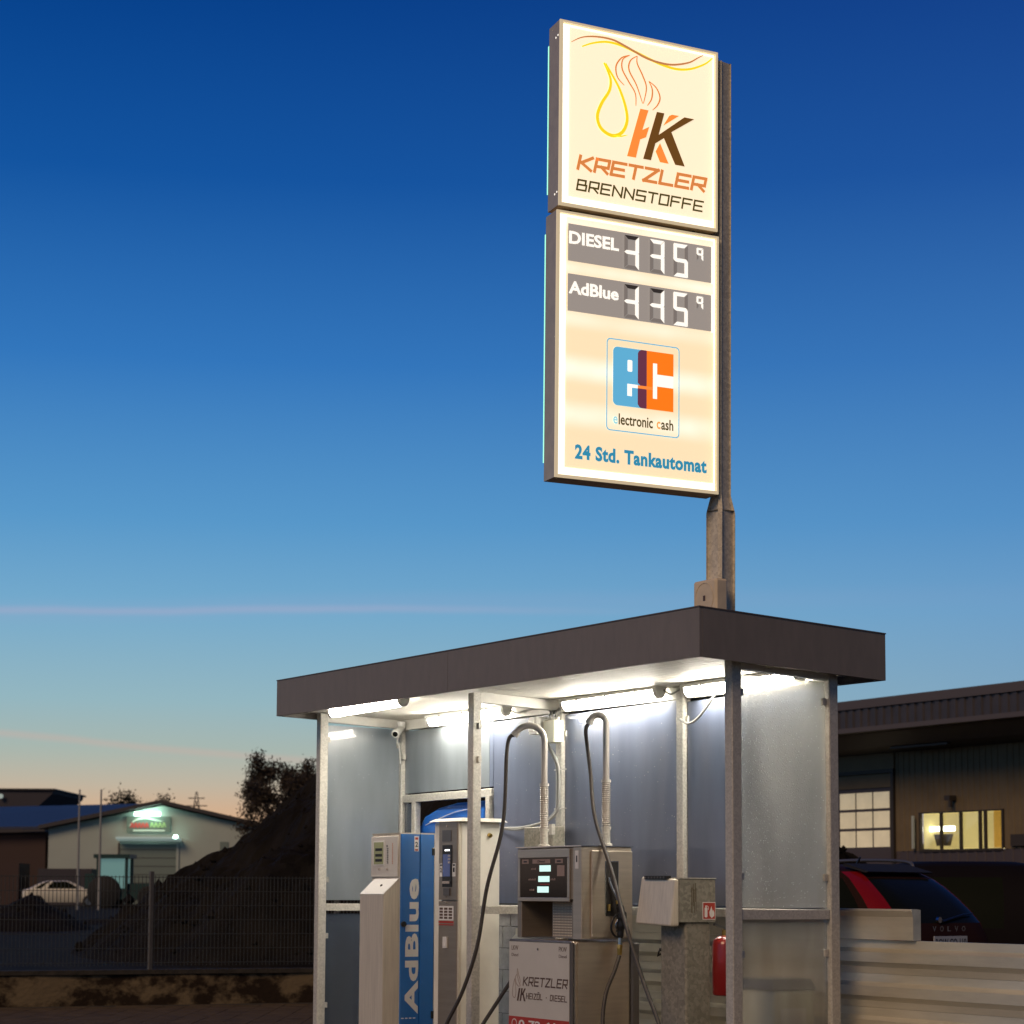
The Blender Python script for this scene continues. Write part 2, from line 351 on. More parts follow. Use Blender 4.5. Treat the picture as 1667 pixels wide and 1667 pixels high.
def spline(pts, n=8, closed=False):
    P = [Vector(p) for p in pts]; out = []
    m = len(P); rng = range(m if closed else m-1)
    for i in rng:
        if closed: a, b, c, d = P[(i-1) % m], P[i], P[(i+1) % m], P[(i+2) % m]
        else: a, b, c, d = P[max(i-1, 0)], P[i], P[i+1], P[min(i+2, m-1)]
        for k in range(n):
            t = k/n; out.append(.5*((2*b)+(c-a)*t+(2*a-5*b+4*c-d)*t*t+(3*b-a-3*c+d)*t**3))
    if not closed: out.append(P[-1])
    return out
def ribbon(mb, fr, pts, wid, w0, taper=0.0, n=8, th=.0012):
    S = spline([(a, b, 0) for a, b in pts], n); L = []; Rr = []
    for i, p in enumerate(S):
        t = (S[min(i+1, len(S)-1)]-S[max(i-1, 0)]).normalized(); nn = Vector((-t.y, t.x, 0))
        f = i/(len(S)-1); h = wid/2*(1-taper*abs(2*f-1)**2)
        L.append(p+nn*h); Rr.append(p-nn*h)
    for i in range(len(S)-1):
        mb.prism([fr.p(q.x, q.y, w0) for q in (Rr[i], Rr[i+1], L[i+1], L[i])], fr.n*th)
    return mb
# squared stroke lettering
GL = {'K': [[(0, 0), (0, 1)], [(.95, 1), (.18, .5), (1, 0)]], 'R': [[(0, 0), (0, 1), (1, 1), (1, .42), (.02, .42)], [(.45, .42), (1, 0)]],
      'E': [[(1, 1), (0, 1), (0, 0), (1, 0)], [(0, .5), (.9, .5)]], 'T': [[(0, 1), (1, 1)], [(.5, 1), (.5, 0)]], 'Z': [[(0, 1), (1, 1), (0, 0), (1, 0)]],
      'L': [[(0, 1), (0, 0), (1, 0)]], 'B': [[(0, 0), (0, 1), (.86, 1), (.86, .53), (0, .53)], [(.86, .53), (1, .53), (1, 0), (0, 0)]],
      'N': [[(0, 0), (0, 1), (1, 0), (1, 1)]], 'S': [[(1, 1), (0, 1), (0, .5), (1, .5), (1, 0), (0, 0)]], 'O': [[(0, 0), (0, 1), (1, 1), (1, 0), (0, 0)]],
      'F': [[(1, 1), (0, 1), (0, 0)], [(0, .52), (.88, .52)]], 'H': [[(0, 0), (0, 1)], [(1, 0), (1, 1)], [(0, .5), (1, .5)]], 'I': [[(.5, 0), (.5, 1)]],
      'Ö': [[(0, 0), (0, 1), (1, 1), (1, 0), (0, 0)], [(.2, 1.28), (.35, 1.28)], [(.65, 1.28), (.8, 1.28)]], 'D': [[(0, 0), (0, 1), (.8, 1), (1, .82), (1, .18), (.8, 0), (0, 0)]],
      '•': [[(.35, .45), (.65, .45)]], ' ': []}
def strokes(mb, fr, txt, u0, v0, u1, h, sw, w0, slant=.25, gap=.34, thin=()):
    wd = [(.16 if c == 'I' else .6 if c in '• ' else 1.0) for c in txt]
    tot = sum(wd)+gap*(len(txt)-1); k = (u1-u0)/tot; x = u0
    for c, w in zip(txt, wd):
        for st in GL[c]:
            P = [(x+(a if c != 'I' else .0)*w*k+b*h*slant, v0+b*h) for a, b in st]
            for (a, b) in zip(P[:-1], P[1:]):
                d = (Vector(b)-Vector(a)); 
                if d.length < 1e-6: continue
                d.normalize(); nn = Vector((-d.y, d.x))*sw/2; e = d*sw/2*.95
                A = Vector(a)-e; B = Vector(b)+e
                poly(mb, fr, [tuple(A-nn), tuple(B-nn), tuple(B+nn), tuple(A+nn)], w0+random.random()*.0002, .001)
        x += (w+gap)*k
    return mb
def text(name, body, fr, u0, v0, u1, v1, m, parent, w0=.001, bold=0.0, shear=0.0, sp=1.0):
    c = bpy.data.curves.new('tmp', 'FONT'); c.body = body; c.offset = bold; c.shear = shear; c.extrude = 0; c.space_character = sp; c.size = 1; c.resolution_u = 3
    o = bpy.data.objects.new('tmp', c); COL.objects.link(o)
    dg = bpy.context.evaluated_depsgraph_get(); dg.update(); me0 = o.evaluated_get(dg).to_mesh()
    xs = [v.co.x for v in me0.vertices]; ys = [v.co.y for v in me0.vertices]; x0, x1, y0, y1 = min(xs), max(xs), min(ys), max(ys)
    mb = MB(); mb.v = [fr.p(u0+(v.co.x-x0)/(x1-x0)*(u1-u0), v0+(v.co.y-y0)/(y1-y0)*(v1-v0), w0) for v in me0.vertices]
    mb.f = [tuple(p.vertices) for p in me0.polygons]
    o.evaluated_get(dg).to_mesh_clear(); bpy.data.objects.remove(o); bpy.data.curves.remove(c)
    # give the lettering a little thickness
    n = len(mb.v); top = [v+fr.n*.0008 for v in mb.v]; mb.v += top; mb.f += [tuple(i+n for i in f) for f in mb.f]
    return mb.build(name, m, parent)

# ------------------------------------------------------------------ ground
RX, RY = rt0, Vector((math.cos(AZ), math.sin(AZ), 0))
def Y(r, d, z=0): return Vector((CAM.x, CAM.y, 0))+RX*r+RY*d+Vector((0, 0, z))   # the yard's own grid: right, away, up
g = MB().quad(*[Vector((CAM.x, CAM.y, 0))+Vector(p) for p in ((-1500, -1500, 0), (1500, -1500, 0), (1500, 1500, 0), (-1500, 1500, 0))])
tag(g.build('ground', 'asphalt', loc=(0, 0, 0)), kind='structure')
pv = MB()
for i in range(46):
    for j in range(30):
        r0, d0 = -14+i*.32, 17.5+j*.32
        if d0 > 26.2+(r0+6.9)*.375-.6: continue
        pv.prism([Y(r0+.004, d0+.004, .004), Y(r0+.316, d0+.004, .004), Y(r0+.316, d0+.316, .004), Y(r0+.004, d0+.316, .004)], (0, 0, .012+random.random()*.003))
tag(pv.build('pavement', 'paving', loc=(0, 0, 0)), kind='structure')
# raised yard behind the retaining wall, with low swells
mb = MB(); nr, nd = 60, 50
def yardz(r, d):
    return .44+min(1, max(0, d-30)/70)*.33+.03*math.sin(r*1.3+d)*math.sin(d*.7)
for j in range(nd+1):
    for i in range(nr+1):
        r = -60+i*2.0 if True else 0; f = j/nd; d = 26.35+f*f*1200; 
        dd = d+max(-60, min(60, r+6.9))*.375 if j == 0 else max(d, 26.35+(r+6.9)*.375+.2*j)
        mb.v.append(Y(r*(1+f*9), dd, yardz(r, dd)))
for j in range(nd):
    for i in range(nr): a = j*(nr+1)+i; mb.f.append((a, a+1, a+nr+2, a+nr+1))
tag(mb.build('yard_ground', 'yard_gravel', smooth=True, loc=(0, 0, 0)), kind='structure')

# ------------------------------------------------------------------ shelter
XL, XM, XR, YF, YB = -5.632, -3.163, -.146, .378, 1.177
def rz(x, y): return -.0124*x-.0314*y
shel = thing('fuel_shelter', 'open fronted pump shelter with brown fascia, white ceiling and galvanised posts', 'shelter', (-2.9, .75, 0))
h = .038
for (x, y) in ((XL, YF), (XM, YF), (XR, YF), (XL, YB), (XM, YB), (-1.655, YB), (XR, YB)):
    MB().cbox(x-h, x+h, y-h, y+h, 0, 3.045+rz(x, y), .005).build('post', 'galvanised_steel', shel)
for x in (-5.40, -4.20): MB().cbox(x-.03, x+.03, YB-.03, YB+.03, 0, 2.36, .004).build('post', 'galvanised_steel', shel)
def sheared(x0, x1, y0, y1, z0, z1):
    mb = MB(); mb.box(x0, x1, y0, y1, z0, z1); mb.v = [Vector((v.x, v.y, v.z+rz(v.x, v.y))) for v in mb.v]; return mb
L_, W_ = 5.757, 1.529
sheared(-L_+.001, -2.936, 0, .022, 3.0, 3.3).build('fascia_panel', 'fascia_paint', shel)
sheared(-2.932, -.001, 0, .022, 3.0, 3.3).build('fascia_panel', 'fascia_paint', shel)
sheared(-.022, 0, .0225, W_, 3.0, 3.3).build('fascia_panel', 'fascia_paint', shel)
sheared(-L_, -L_+.022, .0225, W_, 3.0, 3.3).build('fascia_panel', 'fascia_paint', shel)
sheared(-L_+.023, -.023, W_-.022, W_, 3.0, 3.3).build('fascia_panel', 'fascia_paint', shel)
sheared(-L_-.004, .004, -.004, W_+.004, 3.301, 3.309).build('roof_sheet', 'hall_trim', shel)
sheared(-L_+.03, -.03, .03, W_-.03, 3.09, 3.29).build('roof_deck', 'fascia_paint', shel)
# ribbed white ceiling sheets
x = -L_+.024; k = 0
while x < -.03:
    x1 = min(x+.95, -.023); mb = MB(); a = x
    prof = []
    while a < x1-.001:
        for dx, dz in ((0, 0), (.052, 0), (.057, .012), (.065, .012), (.070, 0)):
            if a+dx <= x1: prof.append((a+dx, dz))
        a += .075
    prof.append((x1, 0))
    for (p, q), (p2, q2) in zip(prof[:-1], prof[1:]):
        if p2-p < 1e-5: continue
        mb.quad(*[(X, yy, 3.055+z+rz(X, yy)) for X, z, yy in ((p, q, .023), (p2, q2, .023), (p2, q2, W_-.023), (p, q, W_-.023))])
    mb.build('ceiling_panel', 'ceiling_white', shel); x = x1+.004
# beams under the ceiling
def beam(x0, x1, y0, y1, z0, z1, m='beam_white'): sheared(x0, x1, y0, y1, z0, z1).build('beam', m, shel)
beam(XL, XR, YB-.03, YB+.028, 2.965, 3.05)
for x in (XL, XM, XR): beam(x-.03, x+.03, YF+.04, YB-.042, 2.975, 3.05)
# rails
def rail(x0, x1, y0, y1, z0=1.42, z1=1.48): MB().cbox(x0, x1, y0, y1, z0, z1, .004).build('rail', 'galvanised_steel', shel)
rail(XL-.03, XL+.03, YF+h+.001, YB-h-.001); rail(XR-.03, XR+.03, YF+h+.001, YB-h-.001); rail(XM-.03, XM+.03, YF+h+.001, YB-h-.001)
rail(-4.165, XM-h-.001, YB-.028, YB+.028); rail(XM+h+.001, -1.655-h-.001, YB-.028, YB+.028); rail(-1.655+h+.001, XR-h-.001, YB-.028, YB+.028)
rail(XL+h+.001, -4.14, YB-.0285, YB+.0285, 2.361, 2.425)
# panes
def pane_x(x, y0, y1, z0, z1, m): return MB().box(x-.004, x+.004, y0, y1, z0, z1).build('glass_pane', m, shel)
def pane_y(y, x0, x1, z0, z1, m): return MB().box(x0, x1, y-.004, y+.004, z0, z1).build('glass_pane', m, shel)
pane_x(XL, YF+.045, YB-.045, 1.51, 3.005, 'pane_side'); pane_x(XL, YF+.045, YB-.045, .32, 1.395, 'pane_low_dark')
pane_x(XR, YF+.045, YB-.045, 1.492, 2.93, 'pane_end'); pane_x(XR, YF+.045, YB-.045, .32, 1.40, 'pane_low')
pane_y(YB, XL+.045, -4.21, 2.44, 2.985, 'pane_side'); pane_y(YB, -4.14, XM-.045, 1.495, 2.965, 'pane_back')
pane_y(YB, -4.205, -4.145, 2.44, 2.97, 'pane_back')
pane_y(YB, XM+.045, -1.705, 1.495, 2.945, 'pane_back'); pane_y(YB, -1.605, XR-.045, 1.495, 2.925, 'pane_back')
pane_y(YB, XL+.045, -5.44, 1.9, 2.35, 'pane_low_dark')
def droplets(fr, u0, u1, v0, v1, n, seed, side):
    rnd = random.Random(seed); mb = MB()
    for _ in range(n):
        u, v = rnd.uniform(u0, u1), rnd.uniform(v0, v1)
        if side and rnd.random() < (u-u0)/(u1-u0)*.75: u = rnd.uniform(u0, u0+(u1-u0)*.35)
        q = rnd.uniform(.0011, .0028)*(1.5 if rnd.random() < .06 else 1); i = len(mb.v)
        for k in range(6): a = k*math.pi/3; mb.v.append(fr.p(u+q*math.cos(a), v+q*math.sin(a)*1.25, .0002))
        mb.v.append(fr.p(u, v+q*.2, q*.7))
        for k in range(6): mb.f.append((i+k, i+(k+1) % 6, i+6))
    tag(mb.build('water_droplets', 'droplet', shel, smooth=True), kind='stuff')
mat('droplet', (.9, .9, .88), .12, coat=1)
droplets(Fr((XR+.004, 0, 0), (0, 1, 0), (0, 0, 1)), YF+.05, YB-.05, 1.50, 2.92, 900, 5, True)
droplets(Fr((0, YB-.004, 0), (1, 0, 0), (0, 0, 1)), XM+.05, -1.71, 1.5, 2.94, 180, 6, False)
droplets(Fr((0, YB-.004, 0), (1, 0, 0), (0, 0, 1)), -4.13, XM-.05, 1.5, 2.94, 70, 7, False)
droplets(Fr((XL+.004, 0, 0), (0, 1, 0), (0, 0, 1)), YF+.05, YB-.05, 1.52, 3.0, 50, 8, False)
def clip(x0, x1, y0, y1, z): MB().cbox(x0, x1, y0, y1, z, z+.045, .003).build('clip', 'galvanised_steel', shel)
for X in (XL, XR):
    for z in (1.66, 2.80 if X == XR else 2.86, 1.185, .6):
        clip(X-.014, X+.016, YF+h, YF+h+.035, z); clip(X-.014, X+.016, YB-h-.035, YB-h, z if z < 2 else z-.02)
for x in (XM, -1.655):
    for z in (2.78, 1.62): clip(x+h, x+h+.03, YB-.016, YB+.012, z); clip(x-h-.03, x-h, YB-.016, YB+.012, z)
for z in (2.80, 2.55): clip(XM+h, XM+h+.018, YF+.0, YF+.03, z)
for z in (2.74,): clip(XL+h, XL+h+.05, YB-.05, YB-.02, z)
clip(-4.17, -4.13, YB-.05, YB-.03, 2.26)

# ------------------------------------------------------------------ strip lamps
def lamp(label, xc, y, ztop, ln=1.22):
    t = thing('strip_lamp', label, 'lamp', (xc, y, ztop-.11), 'strip lamps under the shelter ceiling')
    z = ztop-.028; x0, x1 = xc-ln/2, xc+ln/2
    def half(a, b, c, d, n=10):   # rounded trough section running along X
        mb = MB(); S = []
        for k in range(n+1):
            an = math.pi+math.pi*k/n; S.append((y+c*math.cos(an), z+d*math.sin(an)))
        for (p, q) in zip(S[:-1], S[1:]): mb.quad((a, p[0], p[1]), (b, p[0], p[1]), (b, q[0], q[1]), (a, q[0], q[1]))
        mb.f.append(tuple(len(mb.v)+k for k in range(n+1))); mb.v += [Vector((a, p, q)) for p, q in S]
        mb.f.append(tuple(len(mb.v)+k for k in range(n+1))); mb.v += [Vector((b, p, q)) for p, q in S]
        return mb
    MB().cbox(x0, x1, y-.05, y+.05, z+.001, z+.027, .004).build('housing', 'lamp_housing', t)
    half(x0+.045, x1-.045, .046, .062).build('diffuser', 'lamp_diffuser', t, smooth=True)
    half(x0+.004, x0+.044, .047, .064).build('end_cap', 'lamp_housing', t, smooth=True)
    half(x1-.044, x1-.004, .047, .064).build('end_cap', 'lamp_housing', t, smooth=True)
    for q in (.2, .5, .8):
        for sy in (-1, 1): MB().box(x0+ln*q-.012, x0+ln*q+.012, y+sy*.051-.003, y+sy*.051+.003, z-.012, z+.016).build('latch', 'chrome', t)
    return t
lamp('strip lamp just inside the front fascia at the left end', -4.45, .16, 3.055+rz(-4.45, .16)-.001)
lamp('strip lamp over the blue tank, before the left back bay', -4.40, 1.075, 3.055+rz(-4.4, 1.075)-.001)
lamp('strip lamp on the back beam above the hose risers', -2.39, 1.075, 3.055+rz(-2.39, 1.075)-.001)
lamp('strip lamp at the right end, partly behind the front corner post', -.90, 1.075, 3.055+rz(-.9, 1.075)-.001)
# wires between lamps
for nm, P in (('a', [(-3.78, 1.10, 3.03), (-3.70, 1.11, 3.005), (-3.55, 1.13, 3.02), (-3.3, 1.13, 3.0), (-3.22, 1.12, 2.93)]),
              ('b', [(-1.78, 1.10, 3.02), (-1.72, 1.11, 2.985), (-1.62, 1.12, 3.01), (-1.55, 1.10, 3.0)])):
    tag(MB().tube(spline(P, 6), .007, 6).build('lamp_cable', 'cable_grey', smooth=True), 'thin cable looping from the lamp to the junction box' if nm == 'a' else 'thin cable bridging the two right-hand lamps', 'cable')
tag(MB().tube(spline([(-1.62, 1.12, 2.80), (-1.50, 1.10, 2.76), (-1.38, 1.10, 2.80), (-1.22, 1.10, 2.93), (-1.15, 1.09, 3.01)], 6), .009, 6).build('sagging_cable', 'cable_grey', smooth=True), 'grey cable sagging between the back post and the right lamp', 'cable')
# security camera at the rear left corner
c = thing('security_camera', 'small white bullet camera hanging in the rear left ceiling corner', 'security camera', (-5.50, 1.05, 3.0))
MB().tube([(-5.50, 1.08, 3.06), (-5.50, 1.08, 3.02)], .035, 12).build('mount', 'off_white', c, smooth=True)
MB().tube([(-5.50, 1.08, 3.03), (-5.47, 1.04, 2.985)], .014, 8).build('arm', 'off_white', c, smooth=True)
MB().tube([(-5.53, 1.10, 3.02), (-5.43, .98, 2.945)], [.034, .036], 14).build('housing', 'off_white', c, smooth=True)
MB().tube([(-5.429, .979, 2.944), (-5.424, .973, 2.940)], [.024, .022], 14).build('lens', 'dark_glass', c, smooth=True)
MB().tube(spline([(-5.53, 1.10, 2.99), (-5.57, 1.08, 2.90), (-5.55, 1.09, 2.84), (-5.58, 1.12, 2.7)], 6), .006, 6).build('cable', 'off_white', c, smooth=True)

# junction boxes and conduits on the middle back post
jb = thing('junction_box', 'yellowish junction box with cable glands high on the middle back post', 'electric box', (-3.15, 1.1, 2.72))
MB().cbox(-3.22, -3.06, 1.03, 1.125, 2.73, 2.90, .008).build('box', 'junction_box', jb)
for i in range(4):
    MB().tube([(-3.20+i*.04, 1.08, 2.90), (-3.20+i*.04, 1.08, 2.925)], .011, 8).build('gland', 'off_white', jb)
    MB().tube(spline([(-3.20+i*.04, 1.08, 2.92), (-3.20+i*.035, 1.09, 2.96), (-3.16+i*.02, 1.12, 3.0)], 5), .006, 6).build('wire', 'cable_grey', jb)
jb2 = thing('switch_box', 'smaller white box set at the left of the junction box', 'electric box', (-3.3, 1.1, 2.80))
MB().cbox(-3.34, -3.24, .98, 1.10, 2.80, 2.935, .008).build('box', 'off_white', jb2)
MB().cbox(-3.325, -3.255, .965, .98, 2.82, 2.915, .004).build('lid', 'off_white', jb2)
for dx in (0, .022):
    tag(MB().tube(spline([(-3.25+dx, 1.07, 2.74), (-3.20+dx, 1.08, 2.68), (-3.14+dx, 1.09, 2.60), (-3.11+dx, 1.095, 2.5), (-3.11+dx, 1.095, 2.3), (-3.12+dx, 1.09, 2.21), (-3.20+dx, 1.07, 2.14), (-3.32, 1.06, 2.11), (-3.6, 1.06, 2.075+dx*.5), (-3.95, 1.1, 2.10), (-4.1, 1.14, 2.14)], 6), .010, 8).build('conduit', 'cable_grey', smooth=True),
        'grey conduit clipped to the middle back post, running off left'+(' (outer of the pair)' if dx else ' (inner of the pair)'), 'conduit')
for z in (2.52, 2.22):
    tag(MB().box(-3.21, -3.05, 1.132, 1.138, z, z+.008).build('cable_tie', 'off_white'), 'white cable tie round the post, %s one' % ('upper' if z > 2.4 else 'lower'), 'cable tie')
pb = thing('pressed_steel_box', 'galvanised box on the middle back post behind the left hose riser', 'electric box', (-3.2, 1.1, 1.9))
MB().cbox(-3.46, -3.06, 1.02, 1.13, 1.88, 2.085, .006).build('box', 'old_galvanised_steel', pb)
MB().box(-3.07, -3.03, .99, 1.02, 2.02, 2.10).build('flange', 'galvanised_steel', pb)

# ------------------------------------------------------------------ AdBlue dispenser
ad = thing('adblue_dispenser', 'tall blue and beige AdBlue dispenser with small display at the left end', 'fuel dispenser', (-4.33, .45, 0))
MB().cbox(-4.56, -4.105, .285, .66, .02, 2.035, .004).build('housing', 'brushed_beige', ad)
MB().box(-4.562, -4.10, .282, .664, 2.036, 2.046).build('top_cover', 'stainless', ad)
MB().prism([(-4.104, .286, .05), (-4.094, .292, .05), (-4.094, .455, .05), (-4.104, .459, .05)], (0, 0, 1.985)).build('blue_panel', 'blue_paint', ad)
MB().prism([(-4.104, .4605, .05), (-4.092, .465, .05), (-4.092, .586, .05), (-4.104, .59, .05)], (0, 0, 1.985)).build('blue_panel', 'blue_paint', ad)
MB().box(-4.104, -4.096, .592, .66, .05, 2.034).build('side_strip', 'brushed_beige', ad)
fh = Fr((-4.56, .285, 0), (1, 0, 0), (0, 0, 1))
MB().cbox(-4.548, -4.118, .268, .2845, 1.70, 2.02, .003).build('head_panel', 'panel_cream', ad)
F1 = Fr((-4.548, .268, 1.70), (1, 0, 0), (0, 0, 1))
rect(MB(), F1, .045, .09, .225, .285, .0005, .004).build('display_frame', 'off_white', ad)
rect(MB(), F1, .058, .10, .212, .275, .005, .002).build('display', 'lcd_green', ad)
mb = MB()
for v in (.12, .16, .205): rect(mb, F1, .085, v, .195, v+.022, .0075, .0008)
mb.build('display_digits', 'slot_dark', ad)
mb = MB()
for i in range(9): rect(mb, F1, .262, .105+i*.014, .275+random.random()*.01, .113+i*.014, .0006, .0008)
rect(mb, F1, .255, .235, .27, .25, .0006, .0008)
mb.build('printed_lines', 'print_black', ad)
mb = MB()
for i in range(12): rect(mb, F1, .345, .10+i*.014, .357, .109+i*.014, .0006, .0008)
mb.build('printed_lines', 'print_orange', ad)
for u in (.15, .275): MB().tube([F1.p(u, .06, 0), F1.p(u, .06, .014)], .010, 10).build('lock', 'chrome', ad, smooth=True)
# lower shroud with sloping top
xa, xb = -4.49, -4.06
MB().prism([(xa, .284, .03), (xa, .14, .03), (xa, .14, 1.56), (xa, .284, 1.69)], (xb-xa-.05, 0, 0)).build('shroud', 'brushed_beige', ad, bevel=.003)
sl = Vector((0, .144, .13)).normalized()
F2 = Fr((xa, .14, 1.56), (1, 0, 0), sl)
rect(MB(), F2, -.003, .0, xb-xa-.047, .194, .001, .003).build('sloping_cover', 'off_white', ad)
MB().tube([F2.p(.22, .10, .003), F2.p(.22, .10, .010)], .010, 10).build('lock', 'slot_dark', ad)
FA = Fr((-4.094, 0, 0), (0, 0, 1), (0, -1, 0))     # text runs upwards
text('lettering', 'AdBlue', FA, .63, -.450, 1.685, -.330, 'off_white', ad, .0008, bold=.034, sp=1.05)
FB = Fr((-4.094, 0, 0), (0, 1, 0), (0, 0, 1))
rect(MB(), FB, .405, 1.90, .445, 2.02, .0006).build('pump_number_label', 'paper_white', ad)
text('pump_number', '2', FB, .413, 1.935, .437, 1.975, 'print_black', ad, .0024, bold=.03)
mb = MB(); rect(mb, FB, .412, 1.992, .438, 2.010, .0022, .0008); rect(mb, FB, .412, 1.905, .438, 1.918, .0022, .0008); mb.build('printed_lines', 'print_red', ad)
mb = MB()
for i in range(4): rect(mb, FB, .30+i*.035, .595, .322+i*.035, .603, .0006, .0008)
mb.build('printed_marks', 'paper_white', ad)
for z in (1.90, .62): MB().cbox(-4.093, -4.082, .565, .625, z-.03, z+.03, .004).build('lock_cover', 'black_plastic', ad)
MB().tube([(-4.095, .31, 1.33), (-4.075, .31, 1.33)], .022, 12).build('lock_cover', 'black_plastic', ad, smooth=True)
rect(MB(), Fr((-4.096, 0, 0), (0, 1, 0), (0, 0, 1)), .605, 1.93, .65, 2.01, .0006).build('sticker', 'paper_white', ad)
rect(MB(), Fr((-4.096, 0, 0), (0, 1, 0), (0, 0, 1)), .612, 1.89, .645, 1.922, .0006).build('sticker', 'lit_yellow', ad)

# blue tank in the opening behind
bt = thing('blue_tank', 'bright blue tank hood showing through the opening above the AdBlue dispenser', 'tank', (-4.95, 1.6, 0))
MB().prism([(-5.46, 1.26, 1.85), (-5.46, 1.26, 2.17), (-5.40, 1.26, 2.235), (-5.18, 1.26, 2.30), (-4.88, 1.26, 2.335), (-4.42, 1.26, 2.34), (-4.42, 1.26, 1.85)], (0, .42, 0)).build('hood', 'blue_plastic', bt, bevel=.02)
for lx in (-5.40, -4.55): MB().box(lx-.03, lx+.03, 1.30, 1.36, 0, 1.849).build('leg', 'painted_bezel', bt)
MB().prism([(-5.47, 1.25, 2.10), (-4.40, 1.25, 2.10), (-4.40, 1.25, 2.155), (-5.47, 1.25, 2.155)], (0, .009, 0)).build('rim', 'blue_plastic', bt)
MB().tube(spline([(-5.35, 1.245, 2.16), (-5.15, 1.24, 2.20), (-4.9, 1.24, 2.25), (-4.7, 1.24, 2.27), (-4.5, 1.245, 2.28)], 6), .004, 6).build('strap', 'off_white', bt, smooth=True)

# ------------------------------------------------------------------ card terminal with white cabinet
ct = thing('card_terminal', 'stainless card payment column on a white cabinet beside the middle post', 'payment terminal', (-3.6, .6, 0))
MB().cbox(-3.86, -3.461, .452, .80, .02, 2.115, .006).build('cabinet', 'white_cabinet', ct)
MB().hexa([(-3.88, .41, 2.125), (-3.40, .41, 2.118), (-3.40, .83, 2.118), (-3.88, .83, 2.125), (-3.83, .44, 2.146), (-3.43, .44, 2.146), (-3.43, .80, 2.146), (-3.83, .80, 2.146)]).build('lid', 'white_cabinet', ct)
MB().tube([(-3.461, .70, 2.02), (-3.435, .70, 2.012)], .016, 10).build('cable_gland', 'brass', ct, smooth=True)
MB().cbox(-3.745, -3.475, .422, .4515, 1.522, 2.125, .004).build('upper_panel', 'stainless_dark', ct)
MB().cbox(-3.745, -3.475, .422, .4515, .05, 1.514, .004).build('lower_panel', 'stainless_dark', ct)
MB().box(-3.474, -3.4605, .428, .4510, .05, 2.118).build('edge_trim', 'brushed_beige', ct)
F = Fr((-3.745, .422, 0), (1, 0, 0), (0, 0, 1))
rect(MB(), F, .055, 1.97, .185, 2.055, .0005, .003).build('window', 'painted_bezel', ct)
rect(MB(), F, .06, 1.62, .20, 1.94, .0005, .004).build('reader_bezel', 'black_plastic', ct)
rect(MB(), F, .07, 1.70, .175, 1.87, .0050, .001).build('screen', 'screen_blue', ct)
mb = MB()
for i in range(3): rect(mb, F, .10+i*.026, 1.895, .115+i*.026, 1.907, .005, .001)
mb.build('indicator_light', 'led_white', ct)
mb = MB()
for i in range(3):
    for j in range(3): rect(mb, F, .15+i*.013, 1.80+j*.025, .158+i*.013, 1.815+j*.025, .0062, .002)
mb.build('keypad', 'chrome', ct)
rect(MB(), F, .08, 1.645, .185, 1.665, .005, .012).build('card_slot', 'chrome', ct)
MB().box(-3.66, -3.57, .412, .4215, 1.555, 1.61).build('receipt_slot', 'painted_bezel', ct)
for u in (.015, .205):
    rect(MB(), F, u, 1.70, u+.045, 1.80, .0005, .001).build('pump_number_label', 'paper_white', ct)
    text('pump_number', '2' if u < .1 else '1', F, u+.010, 1.733, u+.034, 1.768, 'print_black', ct, .0018, bold=.03)
    mb = MB(); rect(mb, F, u+.008, 1.78, u+.037, 1.793, .0016, .0006); mb.build('printed_lines', 'print_black', ct)
for z in (2.085, 1.545, 1.50): MB().tube([F.p(.12, z, 0), F.p(.12, z, .006)], .007, 8).build('screw', 'chrome', ct)
rect(MB(), F, .005, 1.365, .225, 1.475, .0005, .001).build('card_sticker', 'paper_white', ct)
mb = MB()
for i in range(3):
    for j in range(4): rect(mb, F, .02+i*.068, 1.377+j*.023, .07+i*.068, 1.393+j*.023, .0016, .0006)
mb.build('card_logos', 'print_brown', ct)
mb = MB(); rect(mb, F, .005, 1.345, .225, 1.361, .0005, .001); rect(mb, F, .005, 1.328, .225, 1.336, .0005, .001); mb.build('sticker_stripe', 'print_red', ct)
rect(MB(), F, .082, 1.155, .14, 1.24, .0005, .010).build('socket_plate', 'off_white', ct)
rect(MB(), F, .094, 1.172, .128, 1.198, .0106, .002).build('socket_lid', 'paper_white', ct)
FC = Fr((-3.461, .452, 0), (0, 1, 0), (0, 0, 1))

# ------------------------------------------------------------------ diesel dispenser
dd = thing('diesel_dispenser', 'stainless steel diesel pump with three lit displays and printed lower panel', 'fuel dispenser', (-2.2, .6, 0))
# upper part: frame around an open niche
MB().cbox(-2.60, -1.905, .40, .83, 1.535, 1.895, .008).build('head', 'stainless_dark', dd)
MB().cbox(-2.60, -2.545, .40, .83, 1.262, 1.534, .004).build('column', 'stainless_dark', dd)
MB().cbox(-1.945, -1.905, .42, .50, 1.262, 1.534, .004).build('column', 'stainless_dark', dd)
MB().box(-2.544, -2.21, .72, .83, 1.262, 1.534).build('niche_back', 'stainless_dark', dd)
gr = MB().cbox(-2.33, -2.06, .52, .72, 1.262, 1.534, .003).build('niche_box', 'stainless_dark', dd)
mb = MB()
for i in range(13):
    for j in range(13): mb.box(-2.315+i*.0185, -2.305+i*.0185, .5175, .520, 1.275+j*.0192, 1.284+j*.0192)
tag(mb.build('perforations', 'brushed_beige', gr), kind='stuff')
MB().cbox(-1.904, -1.80, .40, .83, 1.262, 1.897, .006).build('side_case', 'stainless', dd)
MB().box(-2.62, -1.795, .395, .84, 1.898, 1.906).build('top_cover', 'chrome', dd)
F = Fr((-2.60, .40, 0), (1, 0, 0), (0, 0, 1))
